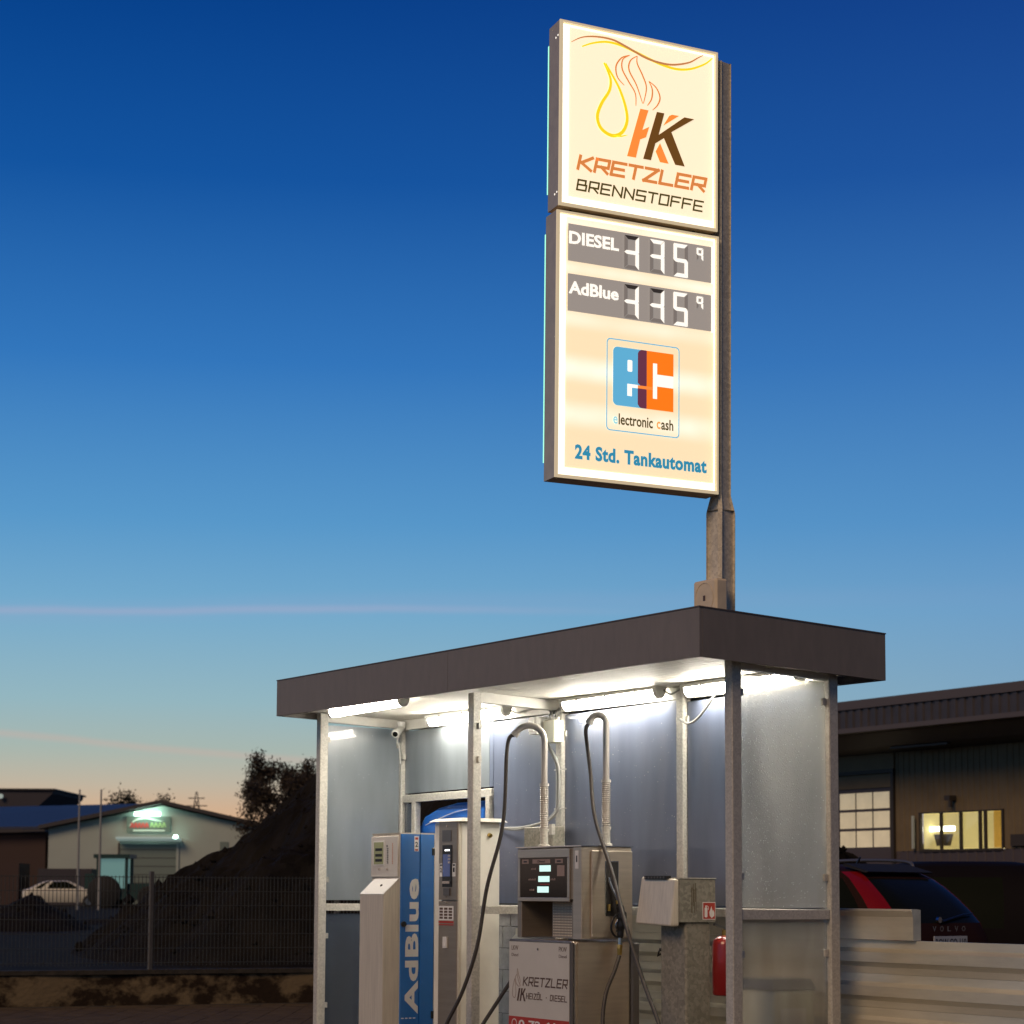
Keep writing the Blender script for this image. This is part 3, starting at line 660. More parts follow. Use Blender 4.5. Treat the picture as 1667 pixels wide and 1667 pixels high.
mb = MB(); rect(mb, F, .02, 1.825, .67, 1.885, .0005, .012); rect(mb, F, .02, 1.518, .67, 1.545, .0005, .012); rect(mb, F, .02, 1.546, .048, 1.824, .0005, .011); rect(mb, F, .642, 1.546, .67, 1.824, .0005, .011)
mb.build('display_surround', 'stainless', dd, bevel=.003)
dg_ = rect(MB(), F, .0485, 1.5465, .6415, 1.8245, .0005, .006).build('display_glass', 'dark_glass', dd)
for (u0, v0, u1, v1) in ((.295, 1.728, .435, 1.772), (.280, 1.655, .42, 1.696), (.268, 1.580, .41, 1.623)):
    rect(MB(), F, u0, v0, u1, v1, .0068, .0012).build('lit_display', 'lcd_lit', dg_)
for (u0, v0, u1, v1, tx) in ((.07, 1.785, .155, 1.815, 'AB'), (.205, 1.785, .43, 1.815, 'Diesel'), (.49, 1.785, .585, 1.815, 'B')):
    rect(MB(), F, u0, v0, u1, v1, .0068, .001).build('name_plate', 'print_tan', dg_)
    w = min(.09, (u1-u0)*.5); cx = (u0+u1)/2
    if tx != 'Diesel': rect(MB(), F, cx-w/2, v0+.009, cx+w/2, v1-.010, .0082, .0006).build('plate_mark', 'print_black', dg_); continue
    text('plate_lettering', tx, F, cx-w/2, v0+.007, cx+w/2, v1-.007, 'print_black', dg_, .0082, bold=.01)
rect(MB(), F, .515, 1.695, .605, 1.770, .0068, .001).build('sticker', 'print_tan', dg_)
mb = MB()
for (u0, v0, n_) in ((.19, 1.741, 4), (.155, 1.666, 6), (.17, 1.593, 4), (.435, 1.666, 4)):
    for k in range(n_): rect(mb, F, u0+k*.016, v0, u0+k*.016+.010, v0+(.014 if k % 2 else .011), .0075, .0006)
mb.build('faint_print', 'print_tan', dg_)
mb = MB(); rect(mb, F, .30, 1.636, .42, 1.641, .0068, .0008); mb.build('red_line', 'print_red', dg_)
F3 = Fr((-1.904, .3995, 0), (1, 0, 0), (0, 0, 1))
rect(MB(), F3, .03, 1.745, .07, 1.87, .0005, .001).build('pump_number_label', 'paper_white', dd)
text('pump_number', '1', F3, .044, 1.79, .057, 1.835, 'print_black', dd, .002, bold=.03)
# side door
MB().cbox(-1.799, -1.783, .475, .825, 1.275, 1.872, .006).build('side_door', 'stainless', dd)
FS = Fr((-1.783, 0, 0), (0, 1, 0), (0, 0, 1))
mb = MB(); rect(mb, FS, .585, 1.43, .591, 1.80, .0003, .004); rect(mb, FS, .694, 1.43, .700, 1.80, .0003, .004); rect(mb, FS, .5915, 1.794, .6935, 1.80, .0003, .004); mb.build('holster_frame', 'chrome', dd)
rect(MB(), FS, .592, 1.42, .6935, 1.793, .0003, .002).build('nozzle_slot', 'slot_dark', dd)
MB().cbox(-1.782, -1.765, .605, .625, 1.455, 1.50, .003).build('latch', 'brass', dd)
# lower cabinet
MB().cbox(-2.60, -1.815, .345, .83, .03, 1.245, .012).build('lower_cabinet', 'stainless', dd)
MB().cbox(-2.60, -1.805, .328, .344, .05, 1.25, .010).build('front_panel', 'painted_bezel', dd)
F = Fr((-2.60, .3275, 0), (1, 0, 0), (0, 0, 1))
fp = rect(MB(), F, .012, .30, .765, 1.232, .0003, .003).build('print_panel', 'panel_cream', dd)
MB().box(-1.814, -1.806, .375, .80, .10, 1.24).build('side_plate', 'stainless', dd)
MB().cbox(-1.85, -1.80, .831, .90, .03, 1.235, .01).build('rear_post', 'painted_bezel', dd)
text('fuel_lettering', 'LKW', F, .045, 1.172, .13, 1.205, 'print_brown', fp, .0035); text('fuel_lettering', 'Diesel', F, .045, 1.128, .13, 1.150, 'print_brown', fp, .0035)
text('fuel_lettering', 'PKW', F, .64, 1.175, .735, 1.208, 'print_brown', fp, .0035); text('fuel_lettering', 'Diesel', F, .64, 1.132, .735, 1.154, 'print_brown', fp, .0035)
MB().tube([F.p(.385, 1.185, .003), F.p(.385, 1.185, .009)], .010, 10).build('lock', 'chrome', fp)
strokes(MB(), F, 'KRETZLER', .195, .928, .735, .055, .0100, .0035, slant=.2, gap=.42).build('name_lettering', 'print_brown', fp)
strokes(MB(), F, 'HEIZÖL • DIESEL', .235, .835, .735, .037, .0065, .0035, slant=.15, gap=.5).build('product_lettering', 'print_brown', fp)
mb = MB(); poly(mb, F, [(.115, .815), (.135, .815), (.160, .905), (.140, .905)], .0035, .001)
poly(mb, F, [(.150, .815), (.168, .815), (.190, .905), (.172, .905)], .0035, .001)
poly(mb, F, [(.176, .862), (.212, .905), (.230, .905), (.190, .855)], .0035, .001); poly(mb, F, [(.188, .865), (.205, .815), (.226, .815), (.198, .875)], .0035, .001); mb.build('emblem', 'print_brown', fp)
mb = MB()
ribbon(mb, F, [(.12, 1.005), (.095, .98), (.105, .94), (.13, .92), (.15, .915)], .006, .0035, .8); ribbon(mb, F, [(.12, 1.045), (.135, 1.00), (.155, .96), (.15, .92)], .006, .0035, .8)
ribbon(mb, F, [(.12, 1.045), (.118, 1.00), (.138, .95), (.165, .92)], .005, .0035, .8); ribbon(mb, F, [(.085, .97), (.06, .90), (.06, .85), (.085, .835), (.10, .86), (.10, .90), (.085, .97)], .005, .0035, .4); mb.build('flame_emblem', 'print_tan', fp)
rect(MB(), F, .012, .22, .765, .705, .0036, .001).build('red_band', 'print_red', fp)
text('phone_number', '0 72 61', F, .14, .62, .60, .685, 'paper_white', fp, .0048, bold=.02)
mb = MB(); S = [(.085+.03*math.cos(a), .655+.03*math.sin(a)) for a in [k*math.pi/8 for k in range(17)]]; ribbon(mb, F, S, .006, .0048, 0, 2); mb.build('phone_ring', 'paper_white', fp)

# goose-neck risers
def riser(x, y, top, dirv, rad, drop, label):
    t = thing('hose_riser', label, 'hose riser', (x, y, 1.905), 'hose risers on the diesel pump')
    MB().tube([(x, y, 1.9062), (x, y, 1.925), (x, y, 1.93), (x, y, 2.02), (x, y, 2.03), (x, y, 2.045)], [.045, .043, .030, .030, .036, .036], 18).build('socket', 'galvanised_steel', t, smooth=True)
    d = Vector(dirv).normalized(); P = [Vector((x, y, 2.04)), Vector((x, y, 2.3)), Vector((x, y, top-rad))]
    for k in range(1, 11): a = math.pi*k/10*drop; P.append(Vector((x, y, top-rad))+d*(rad-rad*math.cos(a))+Vector((0, 0, rad*math.sin(a))))
    MB().tube(P, .0235, 14).build('pipe', 'riser_grey', t, smooth=True)
    n = 22; path = []; rr = []
    for k in range(n*4+1):
        path.append((x, y, 2.052+k*(.30/(n*4)))); rr.append((.030, .033, .030, .0265)[k % 4])
    MB().tube(path, rr, 14).build('spring_sleeve', 'riser_grey', t, smooth=True)
    MB().tube([(x, y, 2.355), (x, y, 2.375)], .035, 14).build('collar', 'galvanised_steel', t, smooth=True)
    e = P[-1]; dr = (P[-1]-P[-2]).normalized(); MB().tube([e-dr*.01, e+dr*.025], .028, 14).build('end_collar', 'galvanised_steel', t, smooth=True)
    return e, dr
e1, d1 = riser(-2.60, .63, 2.80, (-.70, -.75, 0), .115, .82, 'left hose riser, its neck arching over to the left')
e2, d2 = riser(-1.955, .72, 2.835, (-.75, -.66, 0), .06, .9, 'right hose riser with the tight hairpin neck')
def hose(pts, label, r=.0142, m='hose_grey'):
    return tag(MB().tube(spline(pts, 10), r, 12).build('fuel_hose', m, smooth=True), label, 'hose')
hose([e1+d1*.02, e1+d1*.10+Vector((0, 0, -.02)), (-2.83, .42, 2.08), (-2.90, .33, 1.62), (-2.93, .27, 1.20), (-3.02, .20, .86), (-3.14, .14, .62), (-3.20, .10, .42), (-3.12, .12, .30), (-3.02, .22, .42), (-2.88, .33, .68), (-2.76, .42, .90), (-2.66, .45, 1.02), (-2.60, .46, 1.06)],
     'long dark hose hanging from the left riser, looping low in front of the middle post')
hose([e2+d2*.02, e2+d2*.07, (-2.115, .67, 2.62), (-2.06, .66, 2.42), (-1.92, .60, 2.10), (-1.63, .54, 1.71), (-1.43, .50, 1.38), (-1.19, .47, 1.00), (-.99, .45, .72), (-.92, .44, .50), (-1.05, .45, .33), (-1.35, .46, .33), (-1.58, .47, .50), (-1.66, .48, .68), (-1.695, .53, .89), (-1.715, .62, 1.05), (-1.722, .665, 1.15)],
     'long dark hose hanging from the right riser, crossing the pump side to the nozzle')
# nozzle
nz = thing('fuel_nozzle', 'black fuel nozzle with brass coupling hung in the slot of the diesel pump', 'fuel nozzle', (-1.735, .66, 1.4))
MB().tube(spline([(-1.779, .615, 1.685), (-1.768, .63, 1.62), (-1.750, .655, 1.56), (-1.742, .665, 1.53)], 6), [.012]*18+[.013], 12).build('spout', 'chrome', nz, smooth=True)
MB().tube([(-1.742, .665, 1.53), (-1.738, .668, 1.505)], .016, 12).build('spout_collar', 'brass', nz, smooth=True)
MB().tube(spline([(-1.738, .668, 1.507), (-1.730, .680, 1.47), (-1.725, .685, 1.42), (-1.724, .68, 1.37), (-1.724, .675, 1.30), (-1.724, .672, 1.27)], 5), [.018]*3+[.028]*5+[.038]*5+[.030]*5+[.024]*5+[.020]*3, 14).build('body', 'black_plastic', nz, smooth=True)
MB().tube(spline([(-1.724, .655, 1.44), (-1.728, .615, 1.40), (-1.728, .60, 1.33), (-1.726, .63, 1.285), (-1.724, .665, 1.28)], 5), .008, 8).build('hand_guard', 'black_plastic', nz, smooth=True)
MB().tube(spline([(-1.724, .655, 1.40), (-1.726, .635, 1.36), (-1.725, .645, 1.31)], 4), .006, 8).build('lever', 'chrome', nz, smooth=True)
MB().tube([(-1.724, .672, 1.272), (-1.723, .671, 1.225)], .0185, 12).build('swivel', 'chrome', nz, smooth=True)
MB().tube([(-1.723, .671, 1.224), (-1.722, .667, 1.20), (-1.722, .666, 1.155)], [.020, .020, .017], 6).build('coupling', 'brass', nz)
tag(MB().tube(spline([(-3.02, .9, 1.20), (-2.96, .85, 1.17), (-2.90, .80, 1.08), (-2.88, .8, .9), (-2.90, .82, .7), (-2.92, .85, .4), (-2.9, .9, .1)], 6), .022, 10).build('white_supply_pipe', 'off_white', smooth=True), 'white bent pipe between the white cabinet and the diesel pump', 'pipe')

# ------------------------------------------------------------------ steel pedestal, towel box, extinguisher, bin
pe = thing('steel_pedestal', 'weathered galvanised square pedestal right of the diesel pump', 'pedestal', (-1.2, .83, 0))
MB().cbox(-1.34, -1.062, .725, .935, 0, 1.388, .012).build('column', 'old_galvanised_steel', pe)
MB().cbox(-1.43, -1.052, .665, .97, 1.389, 1.675, .004).build('head_box', 'old_galvanised_steel', pe)
MB().box(-1.44, -1.048, .66, .975, 1.676, 1.683).build('lid', 'galvanised_steel', pe)
MB().tube([(-1.345, .76, 1.20), (-1.375, .75, 1.20)], .012, 8).build('bolt', 'slot_dark', pe)
MB().tube([(-1.37, .75, 1.17), (-1.40, .75, 1.155), (-1.385, .75, 1.19)], .007, 6).build('bolt', 'slot_dark', pe)
tb = thing('paper_towel_box', 'light steel paper towel box with dark hinge strip on the pedestal front', 'towel dispenser', (-1.25, .6, 1.39))
MB().hexa([(-1.455, .60, 1.375), (-1.068, .60, 1.36), (-1.052, .663, 1.36), (-1.43, .663, 1.375), (-1.43, .635, 1.69), (-1.055, .635, 1.672), (-1.052, .663, 1.672), (-1.43, .663, 1.69)]).build('cover', 'brushed_beige', tb, bevel=.012)
mb = MB().box(-1.375, -1.135, .618, .66, 1.672, 1.695); mb.build('hinge_strip', 'black_plastic', tb)
mb = MB()
for i in range(7): mb.box(-1.365+i*.033, -1.350+i*.033, .614, .6175, 1.677, 1.690)
mb.build('teeth', 'painted_bezel', tb)
mat('rust_stain', (.10, .07, .035), .8)
FQ = Fr((-1.0518, 0, 0), (0, 1, 0), (0, 0, 1)); mb = MB(); rnd_ = random.Random(4)
for k in range(7): u = .765+.006*k+rnd_.uniform(-.002, .002); rect(mb, FQ, u, 1.44+rnd_.uniform(0, .10), u+.004, 1.62+rnd_.uniform(-.03, .04), .0002, .0003)
tag(mb.build('rust_streak', 'rust_stain', pe), kind='stuff')
st = thing('extinguisher_sign', 'red sticker with white extinguisher pictogram on the pedestal box side', 'sign', (-1.051, .9, 1.42))
FX = Fr((-1.0518, 0, 0), (0, 1, 0), (0, 0, 1))
rect(MB(), FX, .858, 1.405, .968, 1.522, .0004, .001).build('plate', 'paper_white', st)
rect(MB(), FX, .863, 1.410, .963, 1.517, .0016, .0006).build('red_field', 'print_red', st)
mb = MB(); poly(mb, FX, rrect(.874, 1.42, .898, 1.487, .008, 4), .0024, .0006); rect(mb, FX, .880, 1.488, .892, 1.499, .0024, .0006); ribbon(mb, FX, [(.892, 1.497), (.905, 1.49), (.905, 1.47)], .004, .0024, 0, 4)
poly(mb, FX, [(.918, 1.43), (.934, 1.415), (.955, 1.43), (.957, 1.452), (.946, 1.472), (.943, 1.458), (.932, 1.494), (.922, 1.47), (.914, 1.455)], .0024, .0006); mb.build('pictogram', 'paper_white', st)
fe = thing('fire_extinguisher', 'red fire extinguisher hanging behind the pedestal by the corner post', 'fire extinguisher', (-1.08, 1.28, .85))
ex, ey = -1.03, 1.03
MB().tube([(ex, ey, .90), (ex, ey, .905), (ex, ey, .92), (ex, ey, 1.24), (ex, ey, 1.27), (ex, ey, 1.295), (ex, ey, 1.30)], [.06, .078, .085, .085, .075, .045, .025], 24).build('cylinder', 'extinguisher_red', fe, smooth=True)
MB().tube([(ex, ey, 1.30), (ex, ey, 1.335)], .02, 12).build('valve', 'brass', fe, smooth=True)
MB().hexa([(ex-.012, ey-.09, 1.365), (ex+.012, ey-.09, 1.365), (ex+.012, ey+.02, 1.33), (ex-.012, ey+.02, 1.33), (ex-.012, ey-.09, 1.38), (ex+.012, ey-.09, 1.38), (ex+.012, ey+.02, 1.345), (ex-.012, ey+.02, 1.345)]).build('handle', 'chrome', fe)
MB().tube(spline([(ex, ey+.02, 1.32), (ex+.03, ey+.05, 1.32), (ex+.05, ey+.075, 1.26), (ex+.05, ey+.085, 1.1), (ex+.03, ey+.08, .96)], 6), .008, 8).build('hose', 'black_plastic', fe, smooth=True)
MB().box(ex-.02, ex+.02, ey+.086, 1.148, 1.10, 1.16).build('bracket', 'print_red', fe)
bn = thing('waste_bin', 'grey bin with dark lid seen blurred through the lower end pane', 'bin', (-.42, .95, 0))
MB().hexa([(-.57, .80, .02), (-.27, .80, .02), (-.27, 1.10, .02), (-.57, 1.10, .02), (-.60, .77, .97), (-.24, .77, .97), (-.24, 1.12, .97), (-.60, 1.12, .97)]).build('body', 'junction_box', bn, bevel=.02)
MB().hexa([(-.61, .76, .971), (-.23, .76, .971), (-.23, 1.13, .971), (-.61, 1.13, .971), (-.57, .79, 1.045), (-.26, .79, 1.045), (-.26, 1.10, 1.045), (-.57, 1.10, 1.045)]).build('lid', 'black_plastic', bn, bevel=.01)
rect(MB(), Fr((-.246, .94, 0), (0, 1, 0), (0, 0, 1)), -.11, .70, .10, .86, .002, .002).build('label_plate', 'paper_white', bn)

# ------------------------------------------------------------------ profiled plank wall behind the shelter
pw = thing('plank_wall', 'low wall of beige profiled metal planks running behind the shelter to the right', 'wall', (-1, 1.5, 0))
def plank(x0, x1, z1, hgt=.215, y=1.50):
    mb = MB(); P = [(y, z1-hgt+.002), (y-.002, z1-hgt*.36), (y-.030, z1-hgt*.30), (y-.034, z1-.035), (y-.018, z1-.004), (y+.03, z1-.002), (y+.03, z1-hgt+.002)]
    if hgt < .22: P = [(y-.004, z1-hgt+.001), (y-.008, z1-.172), (y-.040, z1-.140), (y-.040, z1-.078), (y-.006, z1-.052), (y-.004, z1), (y+.03, z1), (y+.03, z1-hgt+.001)]
    else: P = [(y-.036, z1-.195), (y-.036, z1-.050), (y-.050, z1-.012), (y-.046, z1), (y-.004, z1), (y+.03, z1-.004), (y+.03, z1-.195)]
    return mb.prism([(x0, a, b) for a, b in P], (x1-x0, 0, 0)).build('plank', 'aluminium_plank', pw)
for i in range(6):
    plank(-4.30, 6.5, 1.288-i*.2155)
plank(-3.0, .283, 1.486, .25)
mb = MB()
for z in (1.21, .99, .775):
    for xx in (-.62, -.52): 
        pass
for z in (1.175, .955, .74):
    MB().tube([(-.80, 1.495, z+.045), (-.80, 1.478, z+.045)], .010, 8).build('bolt', 'slot_dark', pw)
    MB().tube([(-.72, 1.495, z+.045), (-.72, 1.482, z+.045)], .004, 8).build('rivet', 'slot_dark', pw)
for x in (-4.0, -1.2, 1.6, 4.4): MB().cbox(x-.04, x+.04, 1.532, 1.61, 0, 1.22, .004).build('post', 'old_galvanised_steel', pw)
bw = thing('block_wall', 'pale concrete block wall seen low behind the left back bays', 'wall', (-4.6, 1.75, 0))
MB().box(-7.0, -3.05, 1.735, 1.86, 0, 1.50).build('mortar', 'joint_dark', bw)
me0 = None
for j in range(8):
    x = -7.0+(.12 if j % 2 else 0)
    while x < -3.08:
        x1 = min(x+.235, -3.05)
        if z if False else True:
            if x1-x > .23:
                if me0 is None:
                    o = MB().cbox(0, .230, -.012, .0, 0, .178, .002); me0 = o.build('block', 'concrete_block', bw, loc=(x-bw.location.x, 1.732-bw.location.y, .01+j*.184))
                    me0.data.transform(Matrix.Translation(Vector(me0.location)+bw.location))
                else:
                    c = me0.copy(); COL.objects.link(c); c.parent = bw; c.location = (x-bw.location.x, 1.732-bw.location.y, .01+j*.184)
        x += .24

# ------------------------------------------------------------------ sign pole
az = R(81); d = Vector((math.cos(az), math.sin(az), 0)); n = Vector((d.y, -d.x, 0))
PC = Vector((-1.76, 1.62, 6.0))
sp_ = thing('sign_pole', 'tall galvanised square pole carrying the two lit sign boxes', 'sign pole', tuple(PC))
sp_.rotation_mode = 'QUATERNION'; sp_.rotation_quaternion = Matrix.Rotation(R(.3), 3, RY).to_quaternion()
aP = R(3); pa = Vector((math.cos(aP), math.sin(aP), 0)); pb_ = Vector((-pa.y, pa.x, 0))
def ring(hw, z, ch=.012, c=PC):
    out = []
    for sx, sy in ((1, -1), (1, 1), (-1, 1), (-1, -1)):
        for (q, w) in (((hw-ch), hw), (hw, (hw-ch))) if sx*sy > 0 else ((hw, (hw-ch)), ((hw-ch), hw)):
            out.append(Vector((c.x, c.y, z))+pa*sx*q+pb_*sy*w)
    return out
def ringed(levels, name, m, par):
    mb = MB(); k = 0
    for hw, z, ch in levels: mb.v += ring(hw, z, ch)
    for i in range(len(levels)-1):
        for j in range(8): mb.f.append((i*8+j, i*8+(j+1) % 8, (i+1)*8+(j+1) % 8, (i+1)*8+j))
    mb.f.append(tuple(range(8))[::-1]); mb.f.append(tuple((len(levels)-1)*8+j for j in range(8)))
    return mb.build(name, m, par)
ringed([(.085, .0, .022), (.085, 4.34, .022), (.084, 4.36, .024)], 'lower_pole', 'pole_steel', sp_)
ringed([(.0835, 4.361, .024), (.062, 4.46, .016), (.058, 4.48, .012), (.058, 7.735, .012)], 'upper_pole', 'pole_steel', sp_)
MB().tube([PC+Vector((0, -.02, 1.735)), PC+Vector((0, -.03, 1.77)), PC+Vector((0, -.05, 1.785)), PC+Vector((0, -.065, 1.76))], .007, 8).build('lifting_hook', 'chrome', sp_)
SO = PC.copy(); SO.z = 0
FS_ = Fr(SO+n*.085, -n.cross(Vector((0, 0, 1))) if False else d, (0, 0, 1))   # u grows away from the camera; s = -u
assert FS_.n.dot(n) > .99
def signbox(s0, s1, z0, z1, t, name, facem, label):
    # hollow box: two end caps, top, bottom, back; s measured from the pole towards the camera
    bx = MB(); 
    def slab(a, b, c0, c1, w0, w1): 
        P = [SO+d*(-u)+n*w+Vector((0, 0, z)) for z in (c0, c1) for (u, w) in ((b, w0), (a, w0), (a, w1), (b, w1))]
        bx.hexa(P)
    slab(s1-.012, s1, z0, z1, -.085, .085)
    root = bx.build(name, 'sign_side', t); tag(root, label)
    e = MB(); bx = e; slab(s0, s0+.012, z0, z1, -.085, .085); e.build('end_plate', 'sign_side', root)
    e = MB(); bx = e; slab(s0+.0125, s1-.0125, z0, z0+.012, -.084, .085); e.build('bottom_plate', 'sign_frame', root)
    e = MB(); bx = e; slab(s0+.0125, s1-.0125, z1-.012, z1, -.084, .085); e.build('top_plate', 'sign_frame', root)
    e = MB(); bx = e; slab(s0+.013, s1-.013, z0+.013, z1-.013, -.082, -.076); e.build('rear_face', 'sign_cream', root)
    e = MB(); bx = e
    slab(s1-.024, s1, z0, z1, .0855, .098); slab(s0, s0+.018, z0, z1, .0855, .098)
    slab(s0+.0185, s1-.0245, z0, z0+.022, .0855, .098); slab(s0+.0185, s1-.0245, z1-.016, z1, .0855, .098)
    e.build('front_frame', 'sign_frame_lit', root)
    e = MB(); bx = e; slab(s0+.014, s1-.016, z0+.014, z1-.013, .066, .070); e.build('face', facem, root)
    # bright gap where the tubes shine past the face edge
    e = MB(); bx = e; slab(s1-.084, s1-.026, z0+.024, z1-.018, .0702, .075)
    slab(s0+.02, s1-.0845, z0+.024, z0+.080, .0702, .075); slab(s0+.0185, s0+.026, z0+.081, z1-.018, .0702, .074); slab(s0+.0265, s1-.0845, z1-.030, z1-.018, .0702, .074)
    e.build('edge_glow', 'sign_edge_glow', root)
    e = MB(); bx = e; slab(s1-.03, s1-.004, z0+.14, z1-.12, -.112, -.0855); e.build('rear_edge_tube', 'neon_green', root)
    return root
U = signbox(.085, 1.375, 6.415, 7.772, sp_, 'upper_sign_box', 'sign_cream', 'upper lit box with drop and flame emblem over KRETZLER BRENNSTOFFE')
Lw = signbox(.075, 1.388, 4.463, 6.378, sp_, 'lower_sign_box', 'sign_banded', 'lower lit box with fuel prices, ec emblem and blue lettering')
w0 = -.0135
def S(pts): return [(-a, b) for a, b in pts]
def rib(pts, wid, m, name, taper=.5, par=U, n=8): ribbon(MB(), FS_, S(pts), wid, w0, taper, n).build(name, m, par)
rib([(1.275, 7.632), (1.189, 7.683), (1.081, 7.709), (.949, 7.713), (.838, 7.684), (.693, 7.635), (.581, 7.616), (.456, 7.619), (.32, 7.66), (.24, 7.712), (.19, 7.745)], .017, 'lit_brown', 'brown_wave', .75)
ribbon(MB(), FS_, S([(1.189, 7.615), (1.102, 7.657), (.993, 7.687), (.882, 7.685), (.771, 7.661), (.637, 7.625), (.524, 7.601), (.411, 7.594), (.297, 7.618), (.182, 7.676), (.115, 7.735)]), .020, w0-.0006, .55).build('yellow_wave', 'lit_yellow', U)
ribbon(MB(), FS_, S([(1.012, 7.528), (.985, 7.48), (.958, 7.41), (.968, 7.328), (1.028, 7.226), (1.062, 7.129), (1.043, 7.052), (.988, 7.010), (.922, 7.003), (.857, 7.045), (.823, 7.132), (.836, 7.231), (.88, 7.345), (.932, 7.43), (1.000, 7.525)]), .026, w0, .45).build('drop_outline', 'lit_yellow', U)
rib([(.94, 7.000), (.88, 7.005), (.818, 7.026)], .010, 'lit_yellow', 'drop_tail', .9)
for P in ([(.804, 7.624), (.871, 7.591), (.915, 7.521), (.903, 7.442), (.848, 7.391)], [(.81, 7.62), (.86, 7.582), (.865, 7.51), (.814, 7.428), (.758, 7.347), (.752, 7.256)],
          [(.743, 7.63), (.799, 7.584), (.809, 7.511), (.748, 7.41), (.697, 7.282)], [(.743, 7.63), (.743, 7.574), (.698, 7.491), (.667, 7.405), (.691, 7.283)],
          [(.647, 7.459), (.619, 7.403), (.624, 7.331), (.658, 7.274)], [(.647, 7.459), (.586, 7.42), (.555, 7.354), (.574, 7.294), (.615, 7.248)]):
    rib(P, .0115, 'lit_rust', 'flame_line', .55)
mb = MB(); poly(mb, FS_, S([(.716, 7.24), (.822, 6.869), (.750, 6.869), (.716, 7.010), (.668, 7.035), (.642, 7.118), (.698, 7.085), (.649, 7.24)]), w0); 
poly(mb, FS_, S([(.528, 7.146), (.478, 7.229), (.455, 7.242), (.396, 7.243)]), w0); poly(mb, FS_, S([(.553, 7.011), (.589, 6.944), (.553, 6.869), (.482, 6.869)]), w0); mb.build('orange_letter', 'lit_orange', U)
mb = MB(); poly(mb, FS_, S([(.581, 7.24), (.692, 6.870), (.628, 6.870), (.592, 7.002), (.522, 7.053), (.428, 6.870), (.349, 6.870), (.460, 7.109), (.270, 7.24), (.353, 7.24), (.565, 7.071), (.519, 7.24)]), w0+.0016); mb.build('brown_letter', 'lit_dark_brown', U)
strokes(MB(), FS_, 'KRETZLER', -1.215, 6.712, -.190, .094, .0235, w0, slant=.22, gap=.30).build('kretzler_lettering', 'lit_rust', U)
strokes(MB(), FS_, 'BRENNSTOFFE', -1.222, 6.557, -.205, .073, .0135, w0, slant=.17, gap=.36).build('brennstoffe_lettering', 'lit_olive', U)
for s, z in ((1.356, 7.66), (1.356, 6.51)):
    for k in range(2):
        p = SO+d*(-1.3755)+n*(.03+.035*k)+Vector((0, 0, z+.006*k)); MB().tube([p, p-d*.002], .007, 8).build('light_hole', 'lit_white', U)
# price strips
for zt, zb2, word, pat in ((6.300, 6.030, 'DIESEL', ('bcg', 'abcg', 'afgcd')), (5.938, 5.668, 'AdBlue', ('bcg', 'bcg', 'afgcd'))):
    ps = rect(MB(), FS_, -1.288, zb2, -.125, zt, w0, .002).build('price_strip', 'price_grey', Lw)
    rect(MB(), FS_, -.124, zb2-.005, -.108, zt+.005, w0, .003).build('strip_end', 'lit_white', Lw)
    text('fuel_name', word, FS_, -1.280, zt-.145, -.885, zt-.052, 'lit_white', Lw, w0+.0028, bold=.028)
    for (sx, w_, hh, zz, pt) in ((.842, .118, .245, zb2+.008, pat[0]), (.634, .118, .245, zb2+.008, pat[1]), (.440, .118, .245, zb2+.008, pat[2]), (.248, .054, .095, zb2+.152, 'abcfgd')):
        k = .027*(hh/.245)**.7; sl_ = .0
        rect(MB(), FS_, -sx-.012, zz-.004, -sx+w_+.012, zz+hh+.006, w0+.0024, .0006).build('digit_cell', 'price_glass' if hh > .2 else 'price_glass', Lw)
        def seg(c):
            x0, x1, y0, y1, ym = -sx, -sx+w_, zz, zz+hh, zz+hh/2; g_ = .003
            return {'a': [(x0+g_, y1), (x1-g_, y1), (x1-k-g_, y1-k), (x0+k+g_, y1-k)], 'd': [(x0+g_, y0), (x0+k+g_, y0+k), (x1-k-g_, y0+k), (x1-g_, y0)],
                    'b': [(x1, y1-g_), (x1, ym+g_), (x1-k, ym+k/2+g_), (x1-k, y1-k-g_)], 'c': [(x1, ym-g_), (x1, y0+g_), (x1-k, y0+k+g_), (x1-k, ym-k/2-g_)],
                    'f': [(x0, y1-g_), (x0+k, y1-k-g_), (x0+k, ym+k/2+g_), (x0, ym+g_)], 'e': [(x0, ym-g_), (x0+k, ym-k/2-g_), (x0+k, y0+k+g_), (x0, y0+g_)],
                    'g': [(x0+g_, ym), (x0+k/2+g_, ym+k/2), (x1-k/2-g_, ym+k/2), (x1-g_, ym), (x1-k/2-g_, ym-k/2), (x0+k/2+g_, ym-k/2)]}[c]
        lit = MB(); off = MB(); topb = MB()
        for c in 'abcdefg':
            if c == 'd' and hh < .2: continue
            if c == 'a' and c not in pt: poly(topb, FS_, seg(c), w0+.0032, .003); continue
            poly(lit if c in pt else off, FS_, seg(c), w0+.0032, .003)
        if topb.f: topb.build('dark_top_segment', 'segment_frame', Lw)
        if lit.f: lit.build('lit_segments', 'lit_white', Lw)
        if off.f: off.build('dark_segments', 'segment_off', Lw)
